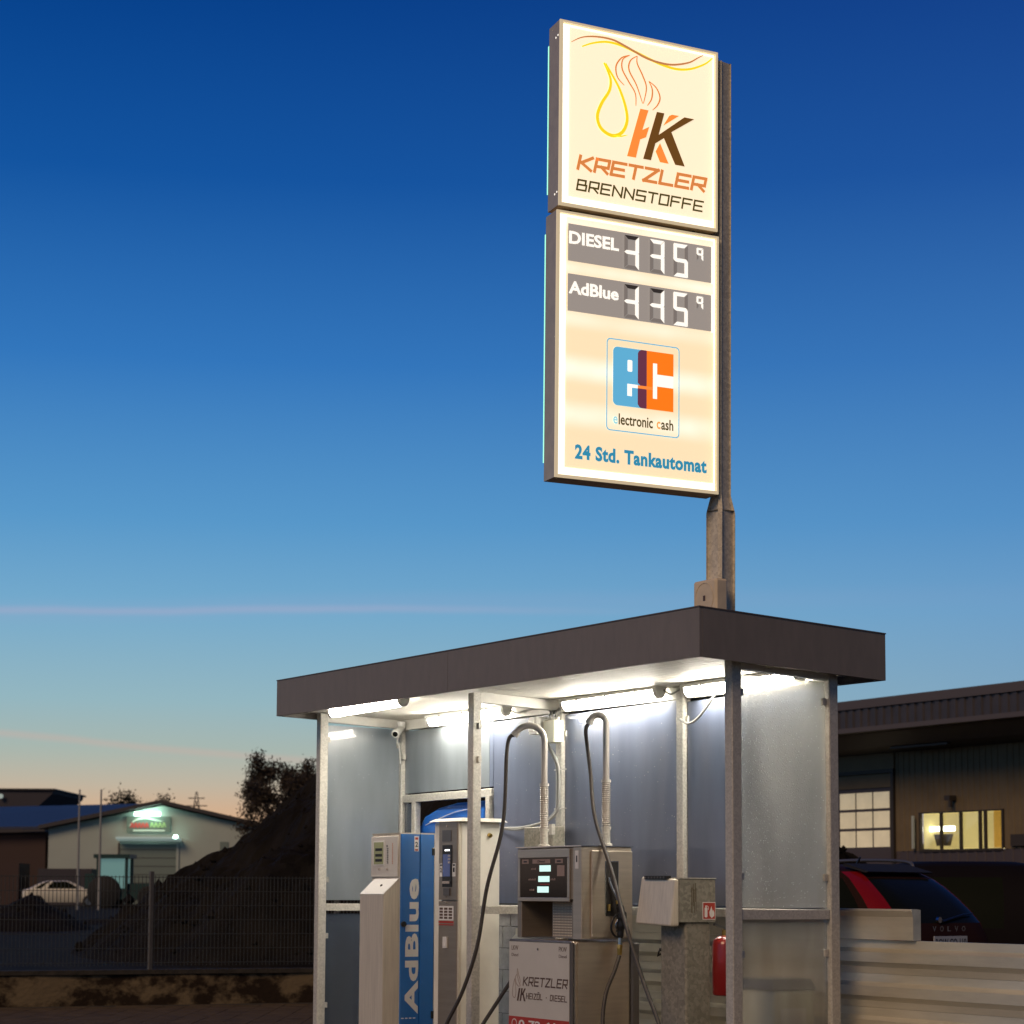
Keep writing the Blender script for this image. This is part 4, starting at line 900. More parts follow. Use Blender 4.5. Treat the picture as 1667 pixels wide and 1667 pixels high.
# ec emblem
mb = MB(); O = rrect(-.977, 4.846, -.387, 5.514, .03, 5); I = rrect(-.970, 4.853, -.394, 5.507, .025, 5)
for i in range(len(O)): j = (i+1) % len(O); poly(mb, FS_, [O[i], O[j], I[j], I[i]], w0, .001)
mb.build('emblem_outline', 'ec_blue', Lw)
poly(MB(), FS_, rrect(-.925, 5.033, -.656, 5.458, .035, 5), w0+.0002).build('emblem_blue', 'ec_blue', Lw)
rect(MB(), FS_, -.656, 5.033, -.437, 5.458, w0+.0004).build('emblem_orange', 'ec_orange', Lw)
poly(MB(), FS_, rrect(-.727, 5.033, -.62, 5.458, .03, 5)[12:]+[(-.656, 5.458)] if False else [(-.70, 5.458), (-.718, 5.448), (-.727, 5.43), (-.727, 5.215), (-.70, 5.19), (-.727, 5.172), (-.727, 5.06), (-.715, 5.042), (-.70, 5.033), (-.656, 5.033), (-.656, 5.458)], w0+.0018).build('emblem_purple', 'ec_purple', Lw)
mb = MB(); poly(mb, FS_, rrect(-.810, 5.288, -.772, 5.372, .008, 3), w0+.002, .001); rect(mb, FS_, -.811, 5.111, -.774, 5.198, w0+.002, .001); rect(mb, FS_, -.7735, 5.174, -.728, 5.198, w0+.002, .001)
rect(mb, FS_, -.604, 5.114, -.571, 5.372, w0+.002, .001); rect(mb, FS_, -.5705, 5.206, -.437, 5.293, w0+.002, .001); mb.build('emblem_white', 'lit_white', Lw)
rect(MB(), FS_, -.727, 5.174, -.606, 5.196, w0+.0036, .001).build('emblem_bar', 'lit_orange', Lw)
text('cash_initial', 'e', FS_, -.922, 4.897, -.886, 4.952, 'lit_pale_blue', Lw, w0, bold=.02)
text('cash_lettering', 'lectronic', FS_, -.878, 4.895, -.603, 4.976, 'lit_olive', Lw, w0, bold=.018)
text('cash_initial', 'c', FS_, -.572, 4.897, -.541, 4.952, 'lit_orange_pale', Lw, w0, bold=.02)
text('cash_lettering', 'ash', FS_, -.535, 4.895, -.436, 4.974, 'lit_olive', Lw, w0, bold=.018)
text('hours_lettering', '24 Std. Tankautomat', FS_, -1.222, 4.612, -.160, 4.718, 'lit_blue', Lw, w0, bold=.042, sp=1.08)
# brackets between the boxes
for s in (1.25, .25):
    p = SO+d*(-s)+n*.03; MB().tube([p+Vector((0, 0, 6.379)), p+Vector((0, 0, 6.414))], .010, 8).build('bracket', 'slot_dark', sp_)
mb = MB()
for z in (6.40, ): mb.hexa([SO+d*(-u)+n*w+Vector((0, 0, zz)) for zz in (6.388, 6.404) for (u, w) in ((1.3, -.05), (.06, -.05), (.06, .02), (1.3, .02))])
mb.build('bracket', 'slot_dark', sp_)
# beige box with round lid on the pole
pbx = thing('pole_box', 'beige plastic box with a round lid fixed low on the sign pole', 'electric box', (-1.72, 1.50, 3.55))
MB().cbox(-1.865, -1.60, 1.43, 1.544, 3.45, 3.835, .014).build('box', 'sign_frame', pbx, bevel=.004)
F = Fr((-1.7325, 1.43, 3.70), (1, 0, 0), (0, 0, 1))
mb = MB(); Rg = [(math.cos(k*math.pi/14)*.105, math.sin(k*math.pi/14)*.115) for k in range(28)]
for i in range(28):
    a, b = Rg[i], Rg[(i+1) % 28]; poly(mb, F, [a, b, (b[0]*.96, b[1]*.96), (a[0]*.96, a[1]*.96)], 0.0003, .003)
mb.build('lid_ring', 'sign_frame', pbx)
rect(MB(), F, -.012, -.018, .012, .020, .0003, .002).build('lock', 'print_brown', pbx)

# ------------------------------------------------------------------ right hand hall
hl = thing('workshop_hall', 'long dark workshop hall with overhanging roof and lit windows', 'building', (-18, 22, 0))
HX0, HX1 = -36.0, 4.0
def roofz(x): return 5.53+(x+20.5)*-.012
MB().box(HX0, HX1, 20.0, 20.10, 5.38, 5.56).build('roof_edge', 'hall_trim', hl)
MB().box(HX0, HX1, 20.101, 32, 5.50, 5.57).build('roof', 'hall_trim', hl)
mb = MB(); x = HX0; 
while x < HX1:
    mb.prism([(x, 20.06, 5.0), (x+.02, 20.03, 5.0), (x+.12, 20.03, 5.0), (x+.14, 20.06, 5.0)], (0, 0, .378)); x += .22
mb.box(HX0, HX1, 20.061, 20.09, 5.0, 5.379)
tag(mb.build('fascia_sheet', 'hall_fascia', hl))
MB().box(HX0, HX1, 20.0, 21.49, 4.90, 4.995).build('soffit', 'hall_trim', hl)
MB().hexa([(HX0, 20.9, 4.66), (HX1, 20.9, 4.66), (HX1, 21.48, 4.58), (HX0, 21.48, 4.58), (HX0, 20.3, 4.89), (HX1, 20.3, 4.89), (HX1, 21.48, 4.89), (HX0, 21.48, 4.89)]).build('eaves_beam', 'hall_trim', hl)
gx0, gx1, gz0, gz1 = -22.10, -20.56, 2.58, 3.79; wx0, wx1, wz0, wz1 = -19.62, -17.42, 2.54, 3.24
def cladding(x0, x1, z0, z1, m='hall_wall', name='wall_sheet', pitch=.16):
    mb = MB().box(x0, x1, 21.53, 21.6, z0, z1); x = x0
    while x < x1-.1: mb.prism([(x+.02, 21.528, z0), (x+.035, 21.512, z0), (x+.09, 21.512, z0), (x+.105, 21.528, z0)], (0, 0, z1-z0)); x += pitch
    mb.build(name, m, hl)
cladding(HX0, -22.7, .0, 4.9); cladding(-20.36, wx0-.06, 2.50, 4.9); cladding(wx0-.059, wx1+.06, wz1+.05, 4.9); cladding(wx1+.061, HX1, 2.50, 4.9)
cladding(-20.36, HX1, .0, 2.499, 'hall_plinth', 'plinth_sheet', .24)
MB().box(-22.7, -20.361, 21.53, 21.6, 3.86, 4.24).build('gate_head', 'hall_wall', hl); MB().box(-22.7, -20.361, 21.48, 21.6, 4.241, 4.9).build('gate_lintel', 'hall_wall', hl)
MB().box(-20.44, -20.362, 21.46, 21.529, 0, 4.24).build('gate_frame', 'hall_frame', hl); MB().box(-22.7, -20.441, 21.47, 21.529, 4.16, 4.24).build('gate_frame', 'hall_frame', hl)
gate = MB().box(-22.7, -20.45, 21.56, 21.62, 0, 3.859).build('sectional_gate', 'hall_plinth', hl)
for i in range(3):
    for j in range(3):
        x0 = gx0+i*.52; z0 = gz0+j*.41
        MB().box(x0+.02, x0+.49, 21.545, 21.559, z0+.02, z0+.37).build('gate_window', 'gate_pane', gate)
# office window: shallow lit room
rm = MB(); rm.quad((wx0, 22.6, wz0), (wx1, 22.6, wz0), (wx1, 22.6, wz1+.2), (wx0, 22.6, wz1+.2)); rm.build('room_wall', 'room_wall', hl)
rm = MB(); rm.quad((wx0, 21.6, wz0-.05), (wx1, 21.6, wz0-.05), (wx1, 22.6, wz0-.05), (wx0, 22.6, wz0-.05)); rm.quad((wx0, 21.6, wz1+.21), (wx1, 21.6, wz1+.21), (wx1, 22.6, wz1+.21), (wx0, 22.6, wz1+.21))
rm.quad((wx0, 21.6, wz0), (wx0, 22.6, wz0), (wx0, 22.6, wz1+.2), (wx0, 21.6, wz1+.2)); rm.quad((wx1, 21.6, wz0), (wx1, 22.6, wz0), (wx1, 22.6, wz1+.2), (wx1, 21.6, wz1+.2)); rm.build('room_lining', 'room_wall', hl)
MB().box(-19.60, -18.98, 21.75, 21.85, 2.90, 3.00).build('room_lamp', 'room_lamp', hl)
MB().prism([(-19.52, 21.78, 2.84), (-19.06, 21.78, 2.84), (-19.14, 21.78, 2.60), (-19.44, 21.78, 2.60)], (0, .1, 0)).build('room_shade', 'hall_plinth', hl)
MB().box(wx1-.42, wx1-.02, 21.75, 21.80, wz0, wz1+.1).build('curtain', 'curtain_orange', hl)
wf = MB(); 
for x in (wx0-.05, wx0+.54, wx0+1.08, wx0+1.60, wx0+1.74, wx1): wf.box(x, x+.05, 21.50, 21.56, wz0-.02, wz1+.02)
wf.box(wx0-.05, wx1+.05, 21.495, 21.498, wz0-.07, wz0-.021); wf.box(wx0-.05, wx1+.05, 21.495, 21.56, wz1+.021, wz1+.05)
wf.build('window_frame', 'hall_frame', hl)
MB().box(wx0-.16, wx0-.10, 21.40, 21.44, wz0, wz1-.02).build('downpipe', 'far_wall', hl)
MB().box(wx0, wx1, 21.57, 21.576, wz0, wz1).build('window_glass', 'window_glass', hl)
MB().box(-18.75, -18.60, 21.30, 21.49, 3.50, 3.60).build('wall_lamp', 'hall_frame', hl); MB().box(-18.63, -18.58, 21.30, 21.36, 3.36, 3.50).build('wall_lamp', 'hall_frame', hl)
MB().box(-17.15, -16.0, 21.46, 21.495, 2.55, 2.78).build('wall_vent', 'hall_frame', hl)
MB().hexa([(-19.9, 20.95, 4.60), (-18.3, 20.95, 4.60), (-18.3, 21.05, 4.60), (-19.9, 21.05, 4.60), (-19.9, 20.95, 4.64), (-18.3, 20.95, 4.64), (-18.3, 21.05, 4.64), (-19.9, 21.05, 4.64)]).build('eaves_gutter', 'hall_fascia', hl)
MB().box(HX0, HX0+.1, 21.6, 32, 0, 5.5).build('end_wall', 'hall_wall', hl)

# ------------------------------------------------------------------ cars
def car(name, label, base, yaw, L, Wd, H, paint, levels, tail=True, scale=1.0, glassz=None, rear_letters=False):
    t = thing(name, label, 'car', tuple(base), None, 0)
    NP = 40
    def outline(z, xr, xf, hw, p):
        out = []
        for k in range(NP):
            a = 2*math.pi*(k+.5)/NP; c, s_ = math.cos(a), math.sin(a)
            x = -math.copysign(abs(c)**(2/p), c); y = math.copysign(abs(s_)**(2/p), s_)
            out.append(Vector((xr+(x+1)/2*(xf-xr), y*hw, z)))
        return out
    V = []
    for lv in levels: V += outline(*lv)
    groups = {}
    nl = len(levels)
    def side(k):  # k cell between vertex k and k+1 ; rear centre at k=NP-1/0
        kk = (k+1) % NP; kk = min(kk, NP-kk) if True else kk
        return kk
    for i in range(nl-1):
        za, zb_ = levels[i][0], levels[i+1][0]; zm = (za+zb_)/2
        for k in range(NP):
            kk = (k+1) % NP; m_ = min(kk, NP-kk)   # 0 = rear middle, NP/2 = front middle
            left = kk < NP/2
            grp = 'body'
            if glassz[0] <= zm <= glassz[1]:
                if m_ <= 2: grp = 'rear_window'
                elif 7 <= m_ <= 8: grp = 'side_windowA'+('L' if left else 'R')
                elif 10 <= m_ <= 12: grp = 'side_windowB'+('L' if left else 'R')
                elif m_ >= 16: grp = 'windscreen'
            if tail and glassz[2] <= zm <= glassz[1]+.04 and m_ in (3, 4, 5): grp = 'tail_light'+('L' if left else 'R')
            groups.setdefault(grp, []).append((i*NP+k, i*NP+(k+1) % NP, (i+1)*NP+(k+1) % NP, (i+1)*NP+k))
    groups['body'].append(tuple((nl-1)*NP+k for k in range(NP))); groups['body'].append(tuple(range(NP))[::-1])
    B = Vector(base)
    for gname, fs in groups.items():
        used = sorted({i for f in fs for i in f}); mp = {a: b for b, a in enumerate(used)}
        mb = MB(); mb.v = [V[i]+B for i in used]; mb.f = [tuple(mp[i] for i in f) for f in fs]
        nm = gname.rstrip('LR').rstrip('AB'); mt = paint if nm == 'body' else 'tail_red' if nm == 'tail_light' else 'car_glass'
        o = mb.build(nm, mt, t, smooth=True)
    for x in (L*.19, L*.80):
        for sy in (-1, 1):
            c0 = B+Vector((x, sy*(Wd/2-.10), .33)); w = MB().tube([c0-Vector((0, .11, 0)), c0-Vector((0, .09, 0)), c0+Vector((0, .09, 0)), c0+Vector((0, .11, 0))], [.30, .33, .33, .30], 24).build('wheel', 'tyre', t, smooth=True)
            MB().tube([c0+Vector((0, sy*.10, 0)), c0+Vector((0, sy*.125, 0))], [.2, .18], 16).build('rim', 'rim', w)
    if rear_letters:
        # on the tailgate: frame follows the rear face
        Fp = Fr(B+Vector((-.012, 0, 0)), (0, -1, 0), (0, 0, 1))
        for i, ch in enumerate('VOLVO'): text('badge_letter', ch, Fp, -.40+i*.115, 1.145, -.345+i*.115, 1.195, 'chrome', t, .012, bold=.01)
        pl = MB(); pl.prism([Fp.p(-.40, .98, .02), Fp.p(.12, .98, .02), Fp.p(.12, 1.10, .02), Fp.p(-.40, 1.10, .02)], Fp.n*.01); plo = pl.build('number_plate', 'plate_white', t)
        text('plate_lettering', 'ROW CO 110', Fp, -.38, 1.005, .10, 1.075, 'print_black', plo, .032, bold=.01)
        MB().tube([B+Vector((.14, .10, 1.25)), B+Vector((.11, .10, 1.25))], .03, 10).build('badge', 'chrome', t)
        for sy in (-1, 1):
            MB().tube(spline([B+Vector((.95, sy*.60, 1.76)), B+Vector((1.05, sy*.62, 1.83)), B+Vector((1.6, sy*.62, 1.85)), B+Vector((2.2, sy*.62, 1.83)), B+Vector((2.35, sy*.60, 1.77))], 5), .018, 8).build('roof_rail', 'painted_bezel', t, smooth=True)
        MB().tube([B+Vector((1.2, 0, 1.78)), B+Vector((1.15, 0, 1.87))], [.02, .008], 8).build('antenna', 'black_plastic', t)
        MB().hexa([B+Vector(p) for p in ((.66, -.54, 1.70), (.95, -.54, 1.775), (.95, .54, 1.775), (.66, .54, 1.70), (.64, -.52, 1.715), (.95, -.50, 1.80), (.95, .50, 1.80), (.64, .52, 1.715))]).build('spoiler', 'tyre', t, bevel=.01)
        MB().tube([B+Vector((.12, .05, 1.235)), B+Vector((.17, -.35, 1.30)), B+Vector((.20, -.55, 1.31))], [.014, .010, .006], 6).build('wiper', 'black_plastic', t)
    t.rotation_euler = (0, 0, yaw); t.scale = (scale,)*3
    return t
wag = [(.28, .25, 4.5, .80, 5), (.45, .02, 4.72, .90, 6), (.75, 0.0, 4.78, .92, 6), (.95, .01, 4.72, .92, 6), (1.08, .05, 4.55, .90, 6), (1.22, .13, 3.5, .87, 6), (1.34, .24, 3.2, .84, 6), (1.46, .37, 3.0, .80, 6), (1.57, .51, 2.85, .76, 6), (1.65, .63, 2.75, .71, 6), (1.715, .76, 2.65, .67, 5), (1.76, .93, 2.55, .61, 5), (1.79, 1.15, 2.4, .52, 4)]
bp = Y(4.55, 19.6)
car('estate_car', 'dark estate car with tall red tail lights parked behind the plank wall', bp, AZ+R(41), 4.8, 1.85, 1.8, 'brown_paint', wag, True, 1.06, (1.22, 1.66, .72), True)
hat = [(.28, .2, 4.2, .78, 5), (.5, .02, 4.5, .88, 6), (.85, .0, 4.55, .90, 6), (1.10, .05, 4.3, .88, 6), (1.4, .25, 3.4, .80, 5), (1.62, .5, 2.9, .70, 5), (1.74, .8, 2.5, .58, 4), (1.79, 1.1, 2.2, .42, 3)]
car('black_car', 'black car with rounded roof parked right of the estate car', Y(7.1, 22.2), AZ+R(78), 4.6, 1.85, 1.8, 'dark_paint', hat, True, 1.1, (1.12, 1.60, 1.2))
sed = [(.28, .25, 4.1, .75, 5), (.5, .02, 4.35, .85, 6), (.8, .0, 4.4, .86, 6), (.95, .05, 4.2, .85, 6), (1.02, .3, 3.5, .80, 5), (1.25, .75, 3.0, .72, 5), (1.40, 1.1, 2.6, .64, 4), (1.45, 1.35, 2.4, .5, 3)]
car('silver_car', 'pale saloon far across the yard behind the wire fence', Y(-26.9, 106, .70), AZ-R(90)+R(12), 4.4, 1.75, 1.45, 'silver_paint', sed, False, 1.02, (1.02, 1.40, .9))

# ------------------------------------------------------------------ retaining wall and wire fence, left
rw = thing('retaining_wall', 'low stained concrete retaining wall below the wire fence', 'wall', tuple(Y(-7, 26.2)))
mb = MB(); PW = []
def wl(r): return 26.2+(r+6.9)*.381
rr_ = [-30+i*.5 for i in range(75)]
for i, r in enumerate(rr_[:-1]):
    a, b = r, rr_[i+1]; w1, w2 = .02*math.sin(a*3.1), .02*math.sin(b*3.1)
    mb.quad(Y(a, wl(a)+w1), Y(b, wl(b)+w2), Y(b, wl(b)+.01+w2, .43), Y(a, wl(a)+.01+w1, .43))
mb.build('face', 'low_wall', rw, smooth=True)
mb = MB(); mb.hexa([Y(-30, wl(-30)-.03, .43), Y(7, wl(7)-.03, .43), Y(7, wl(7)+.25, .43), Y(-30, wl(-30)+.25, .43), Y(-30, wl(-30)-.03, .49), Y(7, wl(7)-.03, .49), Y(7, wl(7)+.25, .49), Y(-30, wl(-30)+.25, .49)])
mb.build('coping', 'low_wall_cap', rw)
fn = thing('wire_fence', 'dark double-wire mesh fence standing on the retaining wall', 'fence', tuple(Y(-5, 27, .49)))
posts = [-5.04+2.52*k for k in (-6, -5, -4, -3, -2, -1, 0, 1, 2, 3, 4)]
for r in posts:
    if -22 < r < 5.5:
        p = Y(r, wl(r)+.10, .49); MB().cbox(p.x-.028, p.x+.028, p.y-.028, p.y+.028, .49, 1.86, .004).build('post', 'fence_post', fn)
for a, b in zip(posts[:-1], posts[1:]):
    if b > 5.6 or a < -21: continue
    mb = MB(); k = 0; r = a+.05
    u = (Y(b, wl(b))-Y(a, wl(a))).normalized(); nn = Vector((-u.y, u.x, 0))
    while r < b-.02:
        p = Y(r, wl(r)+.10, 0); q = u*.004
        mb.hexa([p-q-nn*.004+Vector((0, 0, .54)), p+q-nn*.004+Vector((0, 0, .54)), p+q+nn*.004+Vector((0, 0, .54)), p-q+nn*.004+Vector((0, 0, .54)), p-q-nn*.004+Vector((0, 0, 1.80)), p+q-nn*.004+Vector((0, 0, 1.80)), p+q+nn*.004+Vector((0, 0, 1.80)), p-q+nn*.004+Vector((0, 0, 1.80))]); r += .05
    for z in (.58, .78, .98, 1.18, 1.38, 1.58, 1.775):
        for s_ in (-.009, .009):
            A = Y(a, wl(a)+.10, z)+nn*s_; B = Y(b, wl(b)+.10, z)+nn*s_
            mb.hexa([A-nn*.003, B-nn*.003, B+nn*.003, A+nn*.003]+[v+Vector((0, 0, .009)) for v in (A-nn*.003, B-nn*.003, B+nn*.003, A+nn*.003)])
    tag(mb.build('mesh_panel', 'fence_wire', fn), kind='stuff')

# ------------------------------------------------------------------ soil heaps
from mathutils import noise
def heap(name, label, rc, dc, rx, ry, hh, zb_, m='soil', res=70, rough=.12, prof=None):
    mb = MB()
    for j in range(res+1):
        for i in range(res+1):
            u, v = -1+2*i/res, -1+2*j/res; q = math.sqrt(u*u+v*v)
            z = max(0, 1-q)
            z = prof(u, v) if prof else hh*(z**.9)
            nz_ = noise.fractal(Vector((u*4, v*4, rc)), .8, 2.2, 6)*rough*min(1, z*1.2)
            mb.v.append(Y(rc+u*rx, dc+v*ry, zb_-.1+z+nz_))
    for j in range(res):
        for i in range(res): a = j*(res+1)+i; mb.f.append((a, a+1, a+res+2, a+res+1))
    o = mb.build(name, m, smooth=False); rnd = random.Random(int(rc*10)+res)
    cl = MB(); nv = res+1; nc = 1500 if res > 100 else 60
    for _ in range(nc):
        p = mb.v[rnd.randrange(nv*nv)]; q = rnd.uniform(.03, .10)*(1.8 if rnd.random() < .08 else 1)
        if p.z < zb_+.08: continue
        P = [p+Vector((rnd.uniform(.5, 1)*math.cos(a), rnd.uniform(.5, 1)*math.sin(a), rnd.uniform(-.2, .3)))*q for a in (0, 1.3, 2.5, 3.8, 5.1)]
        i = len(cl.v); cl.v += P+[p+Vector((0, 0, q)), p-Vector((0, 0, q*.6))]
        for k in range(5): cl.f += [(i+k, i+(k+1) % 5, i+5), (i+(k+1) % 5, i+k, i+6)]
    tag(cl.build('clods', m, o), kind='stuff')
    return tag(o, label, 'soil heap')
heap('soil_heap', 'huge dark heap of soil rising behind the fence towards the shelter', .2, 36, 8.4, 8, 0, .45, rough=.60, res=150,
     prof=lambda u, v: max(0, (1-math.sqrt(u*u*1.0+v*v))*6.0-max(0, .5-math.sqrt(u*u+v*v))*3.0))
heap('small_soil_heap', 'small dark soil mound before the silver car', -13.0, 52, 1.9, 3, 1.10, .50, rough=.1, res=30)
heap('low_soil_heap', 'low dark spoil ridge in front of the tractor', -11.0, 60, 5.0, 3, .50, .5, rough=.15, res=36)
heap('flat_soil_heap', 'flat dark spoil heap at the far left of the yard', -19.0, 58, 4.0, 4, .75, .5, rough=.15, res=30)

# ------------------------------------------------------------------ far left buildings
hg = thing('white_hall', 'pale gabled hall with lit sign and roller door across the yard', 'building', tuple(Y(-20.7, 118, .8)))
D0 = 115.0
def wallpoly(pts, m, name, th=.3, d0=D0, par=hg): return MB().prism([Y(r, d0, z) for r, z in pts], RY*th).build(name, m, par)
wallpoly([(-27.7, .6), (-13.0, .6), (-13.0, 5.0), (-15.3, 5.5), (-20.9, 6.75), (-27.7, 5.35)], 'far_wall', 'gable_wall')
MB().prism([Y(-28.2, D0-.6, 5.30), Y(-20.9, D0-.6, 6.85), Y(-20.9, D0-.6, 7.08), Y(-28.2, D0-.6, 5.52)], RY*26).build('roof', 'far_roof', hg)
MB().prism([Y(-20.9, D0-.6, 6.85), Y(-12.0, D0-.6, 4.86), Y(-12.0, D0-.6, 5.08), Y(-20.9, D0-.6, 7.08)], RY*26).build('roof', 'far_roof', hg)
wallpoly([(-23.4, .6), (-20.0, .6), (-20.0, 4.45), (-23.4, 4.45)], 'far_door', 'roller_door', -.06)
for i in range(1, 8): wallpoly([(-23.4, .6+i*.5), (-20.0, .6+i*.5), (-20.0, .63+i*.5), (-23.4, .63+i*.5)], 'far_roof', 'door_seam', -.08)
wallpoly([(-23.5, .6), (-23.4, .6), (-23.4, 4.5), (-23.5, 4.5)], 'far_roof', 'door_frame', -.10); wallpoly([(-20.0, .6), (-19.85, .6), (-19.85, 4.5), (-20.0, 4.5)], 'far_wall', 'door_frame', -.10)
MB().prism([Y(-23.5, D0-.1, 4.62), Y(-19.7, D0-.1, 4.62), Y(-19.7, D0-.9, 4.74), Y(-23.5, D0-.9, 4.74)], (0, 0, .10)).build('awning', 'awning', hg)
MB().prism([Y(-20.02, D0-.95, 4.78), Y(-19.82, D0-.95, 4.78), Y(-19.82, D0-.95, 4.95), Y(-20.02, D0-.95, 4.95)], RY*.1).build('floodlight', 'strip_light', hg)
wallpoly([(-17.4, 3.85), (-16.9, 3.85), (-16.9, 4.6), (-17.4, 4.6)], 'far_door', 'small_window', -.05)
wallpoly([(-17.2, .6), (-13.2, .6), (-13.2, 3.0), (-17.2, 3.0)], 'far_wall_dark', 'dark_annex', -1.5)
sg = wallpoly([(-23.0, 5.15), (-20.4, 5.15), (-20.4, 6.10), (-23.0, 6.10)], 'far_sign_back', 'sign_board', -.15)
Fg = Fr(Y(-21.7, D0-.16, 5.6), RX, (0, 0, 1))
ribbon(MB(), Fg, [(-1.15, -.10), (-.8, .25), (-.2, .40), (.4, .28), (.9, .20)], .10, .01, .8, 6).build('sign_stroke', 'far_sign_pale', sg)
mb = MB()
for k in range(5): ribbon(mb, Fg, [(-1.05+k*.22, -.20), (-.97+k*.22, .10), (-.88+k*.22, -.18)], .09, .012+k*.001, .2, 4)
mb.build('sign_stroke', 'far_sign_red', sg); mb = MB()
for k in range(4): ribbon(mb, Fg, [(.14+k*.24, -.18), (.22+k*.24, .12), (.32+k*.24, -.16)], .09, .012+k*.001, .2, 4)
mb.build('sign_stroke', 'far_sign_green', sg)
rect(MB(), Fg, -.9, -.40, 1.0, -.30, .01, .01).build('sign_line', 'far_sign_pale', sg)
MB().prism([Y(-22.45, D0-.6, 6.13), Y(-20.95, D0-.6, 6.13), Y(-20.95, D0-.6, 6.33), Y(-22.45, D0-.6, 6.33)], RY*.2).build('strip_light', 'strip_light', hg)
MB().prism([Y(-13.0, D0+.3, .6), Y(-12.9, D0+.3, .6), Y(-12.9, D0+.3, 4.9), Y(-13.0, D0+.3, 4.9)], RY*25).build('side_wall', 'far_wall', hg)
MB().prism([Y(-27.6, D0+.3, .6), Y(-27.5, D0+.3, .6), Y(-27.5, D0+.3, 5.2), Y(-27.6, D0+.3, 5.2)], RY*25).build('side_wall', 'far_wall', hg)

bb = thing('blue_roofed_shed', 'dark brown shed with a low blue sloping roof at the left edge', 'building', tuple(Y(-33, 122, .7)))
MB().prism([Y(-44, 118, .6), Y(-28.6, 118, .6), Y(-28.6, 118, 5.25), Y(-44, 118, 4.8)], RY*8).build('wall', 'far_brown', bb)
MB().prism([Y(-44, 117.4, 5.2), Y(-28.5, 117.4, 5.4), Y(-25.5, 132, 7.5), Y(-44, 132, 7.0)], (0, 0, .15)).build('roof', 'far_roof_blue', bb)
MB().prism([Y(-44, 117.3, 4.8), Y(-28.5, 117.3, 5.25), Y(-28.5, 117.3, 5.38), Y(-44, 117.3, 5.0)], RY*.1).build('gutter', 'far_roof', bb)
fb = thing('flat_roofed_block', 'dark flat roofed block with angled eave, furthest left', 'building', tuple(Y(-40, 145, .7)))
MB().prism([Y(-56, 140, .6), Y(-35.6, 140, .6), Y(-35.6, 140, 6.8), Y(-33.5, 140, 8.75), Y(-33.5, 140, 8.95), Y(-56, 140, 8.95)], RY*10).build('wall', 'far_wall_dark', fb)
MB().prism([Y(-56, 139.8, 8.96), Y(-33.3, 139.8, 8.96), Y(-33.3, 139.8, 9.08), Y(-56, 139.8, 9.08)], RY*10.4).build('roof', 'far_roof', fb)
MB().tube([Y(-37.2, 139.7, 8.5), Y(-37.2, 139.6, 8.5)], .18, 12).build('flood_light', 'awning', fb)
for i, (u, zt) in enumerate(((-20.26, 6.37), (-19.25, 6.38))):
    tag(MB().tube([Y(u, 90, .6), Y(u, 90, zt)], [.07, .04], 10).build('flag_pole', 'cable_grey', smooth=True), ('left' if i == 0 else 'right')+' of the two slim grey flag poles before the pale hall', 'flag pole', 'slim flag poles in the yard')
# brick-red container strip at far left
mb = MB().prism([Y(-36, 111, .7), Y(-28.4, 111, .7), Y(-28.4, 111, 3.2), Y(-36, 111, 3.2)], RY*2.5); tag(mb.build('red_container', 'far_brown'), 'low reddish brown container left of the silver car', 'container')
mb = MB().prism([Y(-27.3, 111, .7), Y(-24.2, 111, .7), Y(-24.2, 111, 2.9), Y(-27.3, 111, 2.9)], RY*2.5); tag(mb.build('grey_container', 'far_wall_dark'), 'grey container standing behind the silver car', 'container')
# tractor
tr = thing('tractor', 'green tractor with glazed cab parked before the roller door', 'tractor', tuple(Y(-20.2, 98, .75)))
def tb_(r0, r1, d0, d1, z0, z1, name, m, par=tr): return MB().prism([Y(r0, d0, z0), Y(r1, d0, z0), Y(r1, d1, z0), Y(r0, d1, z0)], (0, 0, z1-z0)).build(name, m, par)
tb_(-21.15, -19.3, 97.4, 99.2, 3.28, 3.48, 'cab_roof', 'tractor_paint')
for r_, d_ in ((-20.95, 97.6), (-19.5, 97.6), (-20.95, 99.0), (-19.5, 99.0)): tb_(r_-.07, r_+.07, d_-.07, d_+.07, 1.7, 3.28, 'cab_post', 'tractor_paint')
tb_(-20.85, -19.6, 97.62, 97.66, 1.75, 3.26, 'cab_window', 'tractor_glass'); tb_(-20.85, -19.6, 98.96, 99.0, 1.75, 3.26, 'cab_window', 'tractor_glass')
tb_(-20.98, -19.47, 97.5, 99.1, 1.2, 1.72, 'cab_base', 'tractor_paint'); tb_(-19.46, -17.9, 97.7, 98.9, 1.2, 2.0, 'bonnet', 'tractor_paint')
for r_, rad in ((-20.6, .85), (-18.3, .6)):
    for d_ in (97.3, 99.0):
        a = Y(r_, d_, .7+rad); MB().tube([a, a+RY*.10, a+RY*.38, a+RY*.48], [rad*.85, rad, rad, rad*.85], 24).build('wheel', 'tyre', tr, smooth=True)
tb_(-21.75, -21.3, 98.2, 98.4, 1.7, 2.5, 'mirror', 'tractor_paint')
# pylon far away
py = thing('lattice_mast', 'tiny distant lattice mast on the horizon above the hall roof', 'mast', tuple(Y(-98.4, 600)))
for a, b in (((-1.2, 26), (-.15, 33)), ((1.2, 26), (.15, 33)), ((-2.6, 31), (2.6, 31)), ((-3.4, 28.6), (3.4, 28.6)), ((-1, 27.5), (.6, 30.5)), ((1, 27.5), (-.6, 30.5))):
    MB().tube([Y(-98.4+a[0], 600, a[1]), Y(-98.4+b[0], 600, b[1])], .16, 5).build('strut', 'far_roof', py)
for s_ in (-1, 1): MB().tube([Y(-98.4+s_*2.5, 600, 0), Y(-98.4+s_*1.2, 600, 26)], .2, 5).build('strut', 'far_roof', py)
